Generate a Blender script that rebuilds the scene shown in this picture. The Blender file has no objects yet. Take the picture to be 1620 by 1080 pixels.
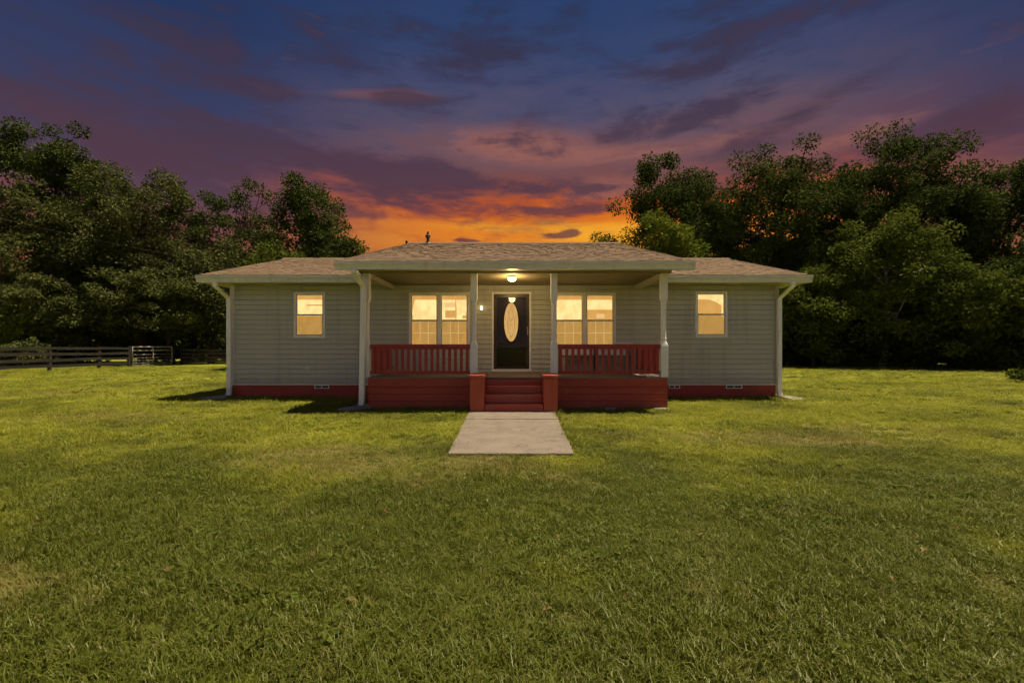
import bpy, math, random
import numpy as np
from mathutils import Vector, Matrix

sc = bpy.context.scene
R = math.radians
random.seed(7)
C = sc.collection

# ------------------------------------------------------------------ camera
F = 700.0            # focal length in pixels of the 1620 wide photograph
CAMZ = 1.35
cam_d = bpy.data.cameras.new('camera')
cam = bpy.data.objects.new('camera', cam_d)
C.objects.link(cam)
cam.location = (0, 0, CAMZ)
cam.rotation_euler = (R(90), 0, 0)
cam_d.sensor_width = 36.0
cam_d.lens = F / 1620.0 * 36.0
cam_d.shift_y = 8.0 / 1620.0
cam_d.clip_start = 0.05
cam_d.clip_end = 2000
sc.camera = cam

# ------------------------------------------------------------------ exposure
vs = sc.view_settings
vs.view_transform = 'Standard'
vs.look = 'None'
vs.exposure = 0.85
vs.gamma = 1.0
vs.use_curve_mapping = False

# ------------------------------------------------------------------ node helpers
class NT:
    """small expression builder on top of a node tree"""
    def __init__(s, tree):
        s.t = tree
    def node(s, kind, **kw):
        n = s.t.nodes.new(kind)
        for k, v in kw.items():
            setattr(n, k, v)
        return n
    def put(s, sock, v):
        if isinstance(v, E):
            s.t.links.new(v.s, sock)
        elif isinstance(v, bpy.types.NodeSocket):
            s.t.links.new(v, sock)
        elif v is not None:
            if sock.type == 'RGBA' and len(v) == 3:
                v = (*v, 1)
            sock.default_value = v
    def math(s, op, a, b=None, c=None, clamp=False):
        n = s.node('ShaderNodeMath', operation=op, use_clamp=clamp)
        s.put(n.inputs[0], a)
        if b is not None: s.put(n.inputs[1], b)
        if c is not None: s.put(n.inputs[2], c)
        return E(s, n.outputs[0])
    def step(s, x, a, b, lo=0.0, hi=1.0):
        n = s.node('ShaderNodeMapRange', interpolation_type='SMOOTHSTEP')
        s.put(n.inputs['Value'], x)
        n.inputs['From Min'].default_value = a; n.inputs['From Max'].default_value = b
        n.inputs['To Min'].default_value = lo; n.inputs['To Max'].default_value = hi
        return E(s, n.outputs['Result'])
    def mix(s, fac, a, b, blend='MIX'):
        n = s.node('ShaderNodeMix', data_type='RGBA', blend_type=blend)
        s.put(n.inputs[0], fac); s.put(n.inputs[6], a); s.put(n.inputs[7], b)
        return E(s, n.outputs[2])
    def noise(s, vec, scale, detail=4, rough=0.55, dist=0.0, dim='3D', w=None):
        n = s.node('ShaderNodeTexNoise', noise_dimensions=dim)
        if vec is not None: s.put(n.inputs['Vector'], vec)
        n.inputs['Scale'].default_value = scale; n.inputs['Detail'].default_value = detail
        n.inputs['Roughness'].default_value = rough; n.inputs['Distortion'].default_value = dist
        if w is not None: n.inputs['W'].default_value = w
        return E(s, n.outputs['Fac'])
    def ramp(s, fac, stops, interp='LINEAR'):
        n = s.node('ShaderNodeValToRGB')
        n.color_ramp.interpolation = interp
        el = n.color_ramp.elements
        while len(el) > 1: el.remove(el[-1])
        el[0].position = stops[0][0]; el[0].color = (*stops[0][1], 1)
        for p, c in stops[1:]:
            e = el.new(p); e.color = (*c, 1)
        s.put(n.inputs['Fac'], fac)
        return E(s, n.outputs['Color'])
    def comb(s, x, y, z):
        n = s.node('ShaderNodeCombineXYZ')
        s.put(n.inputs[0], x); s.put(n.inputs[1], y); s.put(n.inputs[2], z)
        return E(s, n.outputs[0])
    def sep(s, v):
        n = s.node('ShaderNodeSeparateXYZ'); s.put(n.inputs[0], v)
        return [E(s, o) for o in n.outputs]
class E:
    def __init__(s, nt, sock): s.nt = nt; s.s = sock
    def __add__(s, o): return s.nt.math('ADD', s, o)
    __radd__ = __add__
    def __sub__(s, o): return s.nt.math('SUBTRACT', s, o)
    def __rsub__(s, o): return s.nt.math('SUBTRACT', o, s)
    def __mul__(s, o): return s.nt.math('MULTIPLY', s, o)
    __rmul__ = __mul__
    def __truediv__(s, o): return s.nt.math('DIVIDE', s, o)

def lin(c):
    f = lambda v: (v/255/12.92 if v/255 <= 0.04045 else ((v/255+0.055)/1.055)**2.4)
    return tuple(f(v) for v in c)

# ------------------------------------------------------------------ world: dusk sky
w = bpy.data.worlds.new('World')
sc.world = w
w.use_nodes = True
w.node_tree.nodes.clear()
nt = NT(w.node_tree)
tc = nt.node('ShaderNodeTexCoord')
dx, dy, dz = nt.sep(tc.outputs['Generated'])
az = nt.math('ARCTAN2', dx, dy)                 # 0 = towards the sunset (+Y)
el = nt.math('ARCSINE', nt.math('MAXIMUM', dz, 0.0))
hz = nt.math('SQRT', dx*dx + dy*dy)
cosd = (dx*math.sin(R(9)) + dy*math.cos(R(9))) / nt.math('MAXIMUM', hz, 0.001)
# stretched cloud-sheet coordinates
den = nt.math('MAXIMUM', dz, 0.0) + 0.16
sheet = nt.comb(dx/den, dy/den*1.25, 0.0)
big = nt.noise(sheet, 0.62, 5, 0.58, 0.5)
fine = nt.noise(nt.comb(az*2.6 + el*1.2, el*8.0, 3.0), 2.1, 6, 0.64, 0.4)
mott = nt.noise(sheet, 2.4, 6, 0.62, 0.5)
wisp = nt.noise(nt.comb(az*2.6 - el*1.0, el*17.0, 9.0), 2.1, 5, 0.66, 0.5)
zz = dz + (fine - 0.5)*0.14 + (wisp - 0.5)*0.07 + (mott - 0.5)*0.05
A = [(0.0, lin((190,108,56))), (0.15, lin((206,116,46))), (0.225, lin((226,136,42))), (0.262, lin((214,112,36))), (0.30, lin((176,82,46))),
     (0.335, lin((122,74,72))), (0.40, lin((108,82,92))), (0.46, lin((80,77,104))), (0.54, lin((54,68,106))), (0.64, lin((38,62,104))), (1.0, lin((22,50,92)))]
B = [(0.0, lin((176,98,66))), (0.12, lin((176,92,66))), (0.18, lin((140,78,70))), (0.24, lin((98,66,78))), (0.31, lin((72,62,86))),
     (0.40, lin((55,62,96))), (0.52, lin((38,55,94))), (1.0, lin((22,50,92)))]
ca = nt.ramp(zz, A); cb = nt.ramp(zz, B)
anti = nt.ramp(zz, [(0.0, lin((168,146,140))), (0.15, lin((160,142,146))), (0.35, lin((122,126,152))), (0.6, lin((74,96,136))), (1.0, lin((22,50,92)))])
sky = nt.mix(nt.step(cosd, 0.72, 0.995), nt.mix(nt.step(cosd, 0.45, -0.6), cb, anti), ca)
def blob(ax, ey, sx, sy, tilt=0.0):
    """soft elongated patch of cloud in azimuth/elevation, given by the bearing where the photo shows it"""
    a0 = math.atan2(ax-810, F); e0 = math.atan2(548-ey, math.hypot(F, ax-810))
    k = math.cos(a0)**2
    u = (az - a0) * (F/sx/k)
    v = (el - e0 - (az - a0)*tilt) * (F/sy/math.cos(e0)**2/math.cos(a0))
    return nt.math('EXPONENT', (u*u + v*v) * -1.0)
def acc(bl):
    t = bl[0]
    for b in bl[1:]: t = t + b
    return t
# warm lit undersides of cloud
lit = acc([blob(830, 232, 170, 36, -0.05), blob(950, 300, 110, 22), blob(560, 150, 170, 14, 0.12)*0.7, blob(1100, 228, 220, 16)*0.6,
           blob(1340, 220, 170, 22, 0.1)*0.7, blob(1500, 120, 150, 40, 0.1)*0.45])
gold = blob(965, 372, 120, 20) + blob(760, 358, 190, 12)*0.5
sky = nt.mix(nt.step(gold + (wisp - 0.5)*1.1, 0.12, 0.85)*0.85, sky, lin((244,170,48)))
sky = nt.mix(nt.step(lit*0.9 + (fine - 0.5)*1.3 + (wisp - 0.5)*0.9 + (mott - 0.5)*1.2, 0.22, 0.95)*0.8, sky, lin((158,100,88)))
# dusky purple cloud
dark = acc([blob(230, 225, 380, 50, -0.06), blob(580, 270, 210, 26, -0.10), blob(790, 292, 170, 15, -0.06), blob(480, 150, 190, 17, 0.10)*0.8,
            blob(730, 95, 170, 26, 0.1)*0.8, blob(1060, 116, 70, 16, -0.06), blob(1090, 190, 170, 22, 0.08)*0.9, blob(1300, 160, 120, 20, 0.22)*0.9,
            blob(1560, 178, 130, 36, 0.12)*1.2, blob(200, 60, 220, 44)*0.7, blob(900, 332, 90, 8)*0.9, blob(560, 338, 80, 7)*0.7])
dk = nt.step(dark*0.75 + (fine - 0.5)*1.7 + (wisp - 0.5)*1.1 + (mott - 0.5)*2.4 + (big - 0.5)*0.8, -0.06, 0.66)
darkcol = nt.ramp(dz, [(0.0, lin((116,70,66))), (0.30, lin((84,58,70))), (0.42, lin((70,56,74))), (0.6, lin((50,50,74))), (1.0, lin((30,46,80)))])
sky = nt.mix(dk*0.86*nt.step(dz, 0.22, 0.32, 0.55, 1.0), sky, darkcol)
# small dark cumulus low in the glow
low = acc([blob(884, 375, 40, 7), blob(742, 381, 24, 5), blob(905, 367, 18, 6)])
sky = nt.mix(nt.step(low*0.9 + (wisp - 0.5)*2.4 + (fine-0.5)*2.0, 0.30, 0.85)*nt.step(low, 0.05, 0.45)*0.85, sky, lin((96,58,66)))
SKY_GAIN = 0.56
bg = nt.node('ShaderNodeBackground')
hs = nt.node('ShaderNodeHueSaturation'); hs.inputs['Saturation'].default_value = 1.0
nt.put(hs.inputs['Color'], sky)
nt.put(bg.inputs['Color'], hs.outputs['Color'])
bg.inputs['Strength'].default_value = SKY_GAIN
w.cycles.sampling_method = 'MANUAL'; w.cycles.sample_map_resolution = 512
wo = nt.node('ShaderNodeOutputWorld')
w.node_tree.links.new(bg.outputs[0], wo.inputs['Surface'])

# ------------------------------------------------------------------ sun (high, right and a little behind the house)
sd = bpy.data.lights.new('sun', 'SUN')
sd.energy = 5.0
sd.angle = R(0.6)
sd.color = (1.0, 0.88, 0.66)
so = bpy.data.objects.new('sun', sd)
C.objects.link(so)
so.rotation_euler = Vector((-0.95, -0.30, -3.0)).to_track_quat('-Z', 'Y').to_euler()
so.location = (8, 12, 30)

# ------------------------------------------------------------------ mesh helpers
class MB:
    def __init__(s): s.v = []; s.f = []; s.mi = []
    def quad(s, *p, m=0):
        b = len(s.v); s.v += [tuple(q) for q in p]; s.f.append(tuple(range(b, b+len(p)))); s.mi.append(m); return s
    def box(s, x0, x1, y0, y1, z0, z1, m=0):
        b = len(s.v)
        s.v += [(x0,y0,z0),(x1,y0,z0),(x1,y1,z0),(x0,y1,z0),(x0,y0,z1),(x1,y0,z1),(x1,y1,z1),(x0,y1,z1)]
        for q in ((0,3,2,1),(4,5,6,7),(0,1,5,4),(1,2,6,5),(2,3,7,6),(3,0,4,7)):
            s.f.append(tuple(b+i for i in q)); s.mi.append(m)
        return s
    def prism_x(s, x0, x1, poly, m=0):
        """closed polygon in (y, z), extruded along x"""
        n = len(poly); b = len(s.v)
        s.v += [(x0, y, z) for y, z in poly] + [(x1, y, z) for y, z in poly]
        for i in range(n):
            j = (i+1) % n
            s.f.append((b+i, b+j, b+n+j, b+n+i)); s.mi.append(m)
        s.f.append(tuple(b+i for i in reversed(range(n)))); s.mi.append(m)
        s.f.append(tuple(b+n+i for i in range(n))); s.mi.append(m)
        return s
    def tube(s, pts, rad, seg=8, cap=True, m=0):
        pts = [Vector(p) for p in pts]
        rads = rad if isinstance(rad, (list, tuple)) else [rad]*len(pts)
        b = len(s.v)
        for i, p in enumerate(pts):
            d = (pts[min(i+1, len(pts)-1)] - pts[max(i-1, 0)]).normalized()
            up = Vector((0,0,1)) if abs(d.z) < 0.95 else Vector((1,0,0))
            a = d.cross(up).normalized(); c = a.cross(d).normalized()
            for k in range(seg):
                t = 2*math.pi*k/seg
                s.v.append(tuple(p + (a*math.cos(t) + c*math.sin(t))*rads[i]))
        for i in range(len(pts)-1):
            for k in range(seg):
                k2 = (k+1) % seg
                s.f.append((b+i*seg+k, b+i*seg+k2, b+(i+1)*seg+k2, b+(i+1)*seg+k)); s.mi.append(m)
        if cap:
            s.f.append(tuple(b+k for k in reversed(range(seg)))); s.mi.append(m)
            e = b+(len(pts)-1)*seg
            s.f.append(tuple(e+k for k in range(seg))); s.mi.append(m)
        return s
    def sweep(s, pts, wx, wy, m=0):
        """rectangular section (wx by wy, axis aligned) swept through points"""
        b = len(s.v)
        for p in pts:
            x, y, z = p
            s.v += [(x-wx/2,y-wy/2,z),(x+wx/2,y-wy/2,z),(x+wx/2,y+wy/2,z),(x-wx/2,y+wy/2,z)]
        n = len(pts)
        for i in range(n-1):
            for k in range(4):
                k2 = (k+1) % 4
                s.f.append((b+i*4+k2, b+i*4+k, b+(i+1)*4+k, b+(i+1)*4+k2)); s.mi.append(m)
        s.f.append((b,b+1,b+2,b+3)); s.mi.append(m)
        e = b+(n-1)*4; s.f.append((e+3,e+2,e+1,e)); s.mi.append(m)
        return s
    def lathe(s, c, prof, seg=16, m=0):
        """profile of (radius, z) about a vertical axis at c"""
        b = len(s.v)
        for r, z in prof:
            for k in range(seg):
                t = 2*math.pi*k/seg
                s.v.append((c[0]+r*math.cos(t), c[1]+r*math.sin(t), c[2]+z))
        for i in range(len(prof)-1):
            for k in range(seg):
                k2 = (k+1) % seg
                s.f.append((b+i*seg+k, b+i*seg+k2, b+(i+1)*seg+k2, b+(i+1)*seg+k)); s.mi.append(m)
        return s
    def mesh(s, name, mats, smooth=False):
        me = bpy.data.meshes.new(name)
        me.from_pydata(s.v, [], s.f)
        for mt in (mats if isinstance(mats, (list, tuple)) else [mats]): me.materials.append(mt)
        if any(s.mi): me.polygons.foreach_set('material_index', s.mi)
        if smooth: me.polygons.foreach_set('use_smooth', [True]*len(me.polygons))
        me.update()
        return me
    def build(s, name, mats, parent=None, smooth=False, bevel=0.0):
        o = bpy.data.objects.new(name, s.mesh(name, mats, smooth))
        C.objects.link(o)
        if parent: o.parent = parent
        if bevel:
            b = o.modifiers.new('bevel', 'BEVEL'); b.width = bevel; b.segments = 2; b.limit_method = 'ANGLE'
        return o
def box(name, mat, parent, x0, x1, y0, y1, z0, z1, bevel=0.0):
    return MB().box(x0, x1, y0, y1, z0, z1).build(name, mat, parent, bevel=bevel)
def tag(o, label=None, cat=None, group=None, kind=None):
    if label: o['label'] = label
    if cat: o['category'] = cat
    if group: o['group'] = group
    if kind: o['kind'] = kind
    return o
def empty(name, loc=(0,0,0)):
    o = bpy.data.objects.new(name, None); C.objects.link(o); o.location = loc; o.empty_display_size = 0.2
    return o

# ------------------------------------------------------------------ materials
def material(name):
    m = bpy.data.materials.new(name); m.use_nodes = True
    n = NT(m.node_tree)
    b = m.node_tree.nodes['Principled BSDF']
    return m, n, b
def bump(n, b, h, strength=0.3, dist=0.01):
    k = n.node('ShaderNodeBump'); k.inputs['Strength'].default_value = strength; k.inputs['Distance'].default_value = dist
    n.put(k.inputs['Height'], h); n.put(b.inputs['Normal'], k.outputs['Normal'])
def painted(name, col, col2=None, rough=0.5, scale=3.0, stain=0.35, grain=(1,1,1), dirt=None, dirt_z=None, spec=0.4, chip=None, streak=0.0):
    m, n, b = material(name)
    pos = n.node('ShaderNodeNewGeometry').outputs['Position']
    x, y, z = n.sep(pos)
    v = n.comb(x*grain[0], y*grain[1], z*grain[2])
    oi = n.node('ShaderNodeObjectInfo')
    c = n.mix(n.step(n.noise(v, scale, 5, 0.6), 0.35, 0.75)*stain, col, col2 or tuple(k*0.7 for k in col))
    c = n.mix(n.step(n.noise(v, scale*9, 3, 0.6), 0.3, 0.8)*stain*0.5, c, tuple(k*0.75 for k in col))
    c = n.mix(E(n, oi.outputs['Random'])*0.12, c, tuple(k*0.7 for k in col))
    if streak:
        c = n.mix(n.step(n.noise(n.comb(x*7.0, y*7.0, z*0.35), 1.0, 4, 0.65), 0.45, 0.75)*streak, c, tuple(k*0.55 for k in col))
    if chip:
        c = n.mix(n.step(n.noise(pos, 13, 5, 0.75) + n.noise(pos, 1.5, 3)*0.35, 0.80, 0.90)*0.55, c, chip)
    if dirt:
        d = n.step(z + n.noise(pos, 6, 4)*0.25, dirt_z[0], dirt_z[1], 1.0, 0.0)
        c = n.mix(d*0.6, c, dirt)
    n.put(b.inputs['Base Color'], c)
    n.put(b.inputs['Roughness'], n.noise(v, scale*2, 3)*0.25 + (rough-0.12))
    b.inputs['Specular IOR Level'].default_value = spec
    bump(n, b, n.noise(v, scale*14, 4, 0.6), 0.15, 0.004)
    return m
M = {}
M['siding'] = painted('siding_vinyl', (0.475,0.47,0.38), (0.40,0.395,0.315), 0.5, 1.2, 0.5, (0.3,1,2.0), dirt=(0.26,0.24,0.15), dirt_z=(0.42,0.75), streak=0.45)
M['white'] = painted('white_trim_paint', (0.84,0.82,0.75), (0.68,0.65,0.56), 0.45, 2.5, 0.5, (2,2,0.5), dirt=(0.42,0.38,0.28), dirt_z=(0.1,0.5))
M['gutter'] = painted('gutter_enamel', (0.74,0.74,0.66), (0.60,0.59,0.50), 0.42, 1.5, 0.6, (0.5,1,3), streak=0.4)
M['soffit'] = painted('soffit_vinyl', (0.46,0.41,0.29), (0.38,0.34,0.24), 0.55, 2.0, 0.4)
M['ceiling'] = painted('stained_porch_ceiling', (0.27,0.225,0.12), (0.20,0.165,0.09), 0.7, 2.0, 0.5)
M['red'] = painted('barn_red_paint', (0.43,0.060,0.030), (0.32,0.044,0.024), 0.55, 1.6, 0.7, (0.6,1,2), dirt=(0.17,0.060,0.036), dirt_z=(0.05,0.35), chip=(0.42,0.20,0.14), streak=0.3)
M['rail'] = painted('dark_red_rail_paint', (0.36,0.042,0.027), (0.26,0.032,0.022), 0.5, 3, 0.5, chip=(0.40,0.16,0.11))
M['brick_red'] = painted('orange_red_masonry_paint', (0.43,0.082,0.036), (0.32,0.058,0.028), 0.6, 2.0, 0.55, dirt=(0.30,0.13,0.08), dirt_z=(0.0,0.2), chip=(0.55,0.30,0.2), streak=0.3)
M['step_red'] = painted('red_step_paint', (0.40,0.058,0.030), (0.40,0.14,0.09), 0.55, 2.2, 0.7, (0.5,2,1), chip=(0.52,0.30,0.22))
M['deck'] = painted('weathered_deck', (0.23,0.17,0.12), (0.15,0.11,0.08), 0.8, 2, 0.6, (0.4,4,1))
M['fence'] = painted('weathered_fence_shade', (0.036,0.031,0.026), (0.018,0.016,0.014), 0.85, 2.5, 0.8, (1,0.4,3), spec=0.1)  # weathered wood, darkened to paint in the shade of the trees
M['old_fence'] = painted('dark_weathered_fence', (0.06,0.05,0.042), (0.032,0.027,0.024), 0.9, 2.5, 0.8, (0.4,1,3), spec=0.1)
M['steel'] = painted('galvanised_gate_tube', (0.42,0.38,0.33), (0.32,0.28,0.24), 0.5, 3, 0.5)
M['shed'] = painted('shed_red_paint', (0.22,0.030,0.026), (0.15,0.022,0.02), 0.7, 2, 0.5)
M['dark'] = painted('dark_bronze_door', (0.026,0.017,0.012), (0.05,0.036,0.026), 0.35, 5, 0.9)
M['pipe'] = painted('vent_pipe_lead', (0.07,0.05,0.045), None, 0.6, 5, 0.4)
M['black'] = painted('black_metal', (0.03,0.028,0.026), None, 0.5, 5, 0.4)
M['fabric'] = painted('pale_bench_paint', (0.74,0.66,0.58), (0.60,0.52,0.45), 0.6, 4, 0.4)
M['foundation'] = painted('red_foundation_paint', (0.36,0.050,0.030), (0.23,0.036,0.024), 0.7, 2.2, 0.6, dirt=(0.09,0.05,0.03), dirt_z=(0.02,0.24))

def concrete(name, col):
    m, n, b = material(name)
    pos = n.node('ShaderNodeNewGeometry').outputs['Position']
    c = n.mix(n.step(n.noise(pos, 3.0, 7, 0.72), 0.35, 0.68), col, tuple(k*0.74 for k in col))
    c = n.mix(n.step(n.noise(pos, 0.9, 6, 0.75, 0.6), 0.5, 0.66)*0.3, c, (col[0]*0.6, col[1]*0.62, col[2]*0.5))
    crk = n.math('ABSOLUTE', n.noise(pos, 0.75, 5, 0.62) - 0.47)
    c = n.mix(n.step(crk, 0.0015, 0.006, 0.55, 0.0), c, tuple(k*0.35 for k in col))
    c = n.mix(n.step(n.noise(pos, 28, 4, 0.7), 0.45, 0.8)*0.5, c, tuple(k*0.6 for k in col))
    c = n.mix(n.step(n.noise(pos, 3.1, 3, 0.5), 0.66, 0.74)*0.4, c, (col[0]*0.75, col[1]*0.5, col[2]*0.42))
    n.put(b.inputs['Base Color'], c); b.inputs['Roughness'].default_value = 0.9
    b.inputs['Specular IOR Level'].default_value = 0.2
    bump(n, b, n.noise(pos, 60, 5, 0.7), 0.3, 0.004)
    return m
M['concrete'] = concrete('worn_concrete', (0.172,0.138,0.106))
M['splash'] = concrete('pale_splash_concrete', (0.30,0.27,0.22))
M['gravel'] = concrete('pale_gravel', (0.30,0.27,0.20))

def shingle_mat():
    m, n, b = material('asphalt_shingle')
    pos = n.node('ShaderNodeNewGeometry').outputs['Position']
    at = n.node('ShaderNodeAttribute', attribute_name='rnd')
    r = E(n, at.outputs['Fac'])
    c = n.ramp(r, [(0, (0.120,0.080,0.047)), (0.35, (0.143,0.094,0.055)), (0.65, (0.160,0.104,0.060)), (1, (0.190,0.126,0.074))])
    c = n.mix(n.step(n.noise(pos, 60, 3, 0.7), 0.35, 0.7)*0.45, c, (0.12,0.08,0.06))
    c = n.mix(n.step(n.noise(pos, 0.7, 4, 0.6), 0.45, 0.7)*0.35, c, (0.16,0.115,0.085))
    n.put(b.inputs['Base Color'], c); b.inputs['Roughness'].default_value = 0.95
    b.inputs['Specular IOR Level'].default_value = 0.1
    bump(n, b, n.noise(pos, 140, 3, 0.7), 0.5, 0.004)
    return m
M['shingle'] = shingle_mat()

def glow(name, hi, lo, strength, scale=1.6, zsplit=None):
    """room surfaces glow by emission, as if lit warm inside, seen through the window"""
    m = bpy.data.materials.new(name); m.use_nodes = True
    m.node_tree.nodes.clear(); n = NT(m.node_tree)
    pos = n.node('ShaderNodeNewGeometry').outputs['Position']
    x, y, z = n.sep(pos)
    f = n.step(n.noise(n.comb(x*1.5, y, z), scale, 4, 0.6, 0.4), 0.35, 0.68)
    c = n.mix(f*0.55, hi, lo)
    if zsplit:
        c = n.mix(n.step(z, zsplit-0.05, zsplit+0.05, 0.75, 0.0), c, lo)
    e = n.node('ShaderNodeEmission'); n.put(e.inputs['Color'], c); e.inputs['Strength'].default_value = strength
    o = n.node('ShaderNodeOutputMaterial'); m.node_tree.links.new(e.outputs[0], o.inputs['Surface'])
    return m
GL = 0.56
M['glow'] = glow('lit_room', (1.50,1.00,0.44), (1.0,0.58,0.18), GL, 3.4, 2.02)
M['glow_line'] = glow('lit_room_trim', (1.0,0.64,0.27), (0.95,0.58,0.22), GL, 2.0)
M['glow_dim'] = glow('glowing_room_shade', (0.70,0.41,0.115), (0.56,0.30,0.075), GL, 3.4)
M['glow_mid'] = glow('lit_room_cloth', (0.80,0.43,0.11), (0.62,0.31,0.07), GL, 4.0)
M['oval'] = glow('lit_oval_glass', (1.25,0.78,0.27), (0.85,0.46,0.12), GL, 12.0)
M['lamp'] = glow('lamp_glass', (1.0,0.78,0.42), (1.0,0.70,0.32), 4.0, 2.0)
M['curtain'] = painted('warm_curtain', (0.62,0.45,0.26), (0.52,0.36,0.2), 0.9, 4, 0.3, (8,1,0.3))

def glass(name, tint=(1,1,1), refl=0.10):
    m = bpy.data.materials.new(name); m.use_nodes = True
    m.node_tree.nodes.clear(); n = NT(m.node_tree)
    t = n.node('ShaderNodeBsdfTransparent'); t.inputs['Color'].default_value = (*tint, 1)
    g = n.node('ShaderNodeBsdfGlossy'); g.inputs['Roughness'].default_value = 0.02
    fr = n.node('ShaderNodeFresnel'); fr.inputs['IOR'].default_value = 1.5
    mx = n.node('ShaderNodeMixShader')
    n.put(mx.inputs[0], n.math('MULTIPLY', E(n, fr.outputs[0]), refl, clamp=True))
    L = m.node_tree.links
    L.new(t.outputs[0], mx.inputs[1]); L.new(g.outputs[0], mx.inputs[2])
    o = n.node('ShaderNodeOutputMaterial'); L.new(mx.outputs[0], o.inputs['Surface'])
    return m
M['glass'] = glass('window_glass', (0.97,0.96,0.92), 1.0)
M['storm'] = glass('storm_door_glass', (0.75,0.73,0.70), 0.5)
M['screen'] = glass('insect_screen', (0.80,0.78,0.72), 0.0)

# lawn colour shared by the blades and the ground under them
DRY = [(-1.2, 5.0, 1.9, 0.8), (2.7, 6.6, 1.7, 0.6), (-7.6, 8.4, 2.0, 0.8), (-2.5, 5.6, 1.1, 0.5), (4.6, 6.3, 1.2, 0.5), (-6.2, 10.2, 0.7, 0.25),
       (-11.5, 16.5, 3.5, 0.7), (1.2, 8.2, 0.6, 0.3), (-3.0, 2.4, 0.7, 0.25), (6.5, 7.0, 1.5, 0.5), (-13, 12.5, 3, 0.8)]
def lawn_colour(n, pos, lush_dim, mid, dry):
    x, y, z = n.sep(pos)
    flat = n.comb(x, y, 0.0)
    warp = n.noise(flat, 1.3, 4, 0.6)
    d = None
    for (cx, cy, rx, ry) in DRY:
        u = (x - cx)/rx; v = (y - cy)/ry
        g = n.math('EXPONENT', (u*u + v*v) * -1.0)
        d = g if d is None else d + g
    dryf = n.step(d*0.55 + (warp-0.5)*1.9 + (n.noise(flat, 7.0, 3, 0.6)-0.5)*0.9 + (n.noise(flat, 0.35, 3, 0.6)-0.5)*0.8, 0.10, 0.75)
    # yellower turf by the house; darker green towards the camera paints the foreground dimming
    c = n.mix(n.step(n.noise(flat, 0.55, 4, 0.6) + n.step(y, 2.0, 8.0, -0.17, 0.08), 0.36, 0.64), lush_dim, mid)
    c = n.mix(n.step(n.noise(flat, 3.2, 3, 0.6), 0.45, 0.75)*0.6, c, lush_dim)
    return n.mix(dryf*0.8, c, dry), flat
def grass_mat(name, lush_dim, mid, dry, straw_part):
    m = bpy.data.materials.new(name); m.use_nodes = True
    m.node_tree.nodes.clear(); n = NT(m.node_tree); L = m.node_tree.links
    pos = n.node('ShaderNodeNewGeometry').outputs['Position']
    c, flat = lawn_colour(n, pos, lush_dim, mid, dry)
    at = n.node('ShaderNodeAttribute', attribute_name='rnd')
    r = E(n, at.outputs['Fac'])
    c = n.mix(n.step(r, 1-straw_part, 1-straw_part+0.08)*0.8, c, (0.33,0.25,0.11))
    c = n.mix(n.math('MULTIPLY', r, 3.7, clamp=False) - n.math('FLOOR', r*3.7), c, n.mix(0.45, c, lush_dim))
    df = n.node('ShaderNodeBsdfDiffuse'); n.put(df.inputs['Color'], c)
    tr = n.node('ShaderNodeBsdfTranslucent'); n.put(tr.inputs['Color'], c)
    gl = n.node('ShaderNodeBsdfGlossy'); gl.inputs['Roughness'].default_value = 0.45; gl.inputs['Color'].default_value = (0.5,0.5,0.4,1)
    mx = n.node('ShaderNodeMixShader'); mx.inputs[0].default_value = 0.35
    L.new(df.outputs[0], mx.inputs[1]); L.new(tr.outputs[0], mx.inputs[2])
    m2 = n.node('ShaderNodeMixShader'); m2.inputs[0].default_value = 0.03
    L.new(mx.outputs[0], m2.inputs[1]); L.new(gl.outputs[0], m2.inputs[2])
    o = n.node('ShaderNodeOutputMaterial'); L.new(m2.outputs[0], o.inputs['Surface'])
    return m
LUSH_DIM, MIDG, DRYG = (0.090,0.104,0.011), (0.288,0.292,0.023), (0.25,0.206,0.060)
M['blade'] = grass_mat('grass_blade', LUSH_DIM, MIDG, DRYG, 0.16)
def ground_mat():
    m, n, b = material('lawn_ground')
    pos = n.node('ShaderNodeNewGeometry').outputs['Position']
    c, flat = lawn_colour(n, pos, tuple(k*0.85 for k in LUSH_DIM), tuple(k*0.9 for k in MIDG), DRYG)
    x, y, z = n.sep(pos)
    near = n.step(n.math('SQRT', x*x + y*y), 9.0, 30.0)
    soil = n.mix(n.step(n.noise(flat, 9, 4, 0.7), 0.4, 0.65)*0.7, c, (0.075,0.055,0.025))
    speck = n.mix(n.step(n.noise(n.comb(x*1.0, y*0.35, 0.0), 6, 5, 0.75), 0.42, 0.66)*0.55, c, tuple(k*0.55 for k in LUSH_DIM))
    n.put(b.inputs['Base Color'], n.mix(near, soil, speck))
    b.inputs['Roughness'].default_value = 1.0; b.inputs['Specular IOR Level'].default_value = 0.05
    bump(n, b, n.noise(flat, 14, 5, 0.7), 0.9, 0.05)
    return m
M['ground'] = ground_mat()

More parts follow.
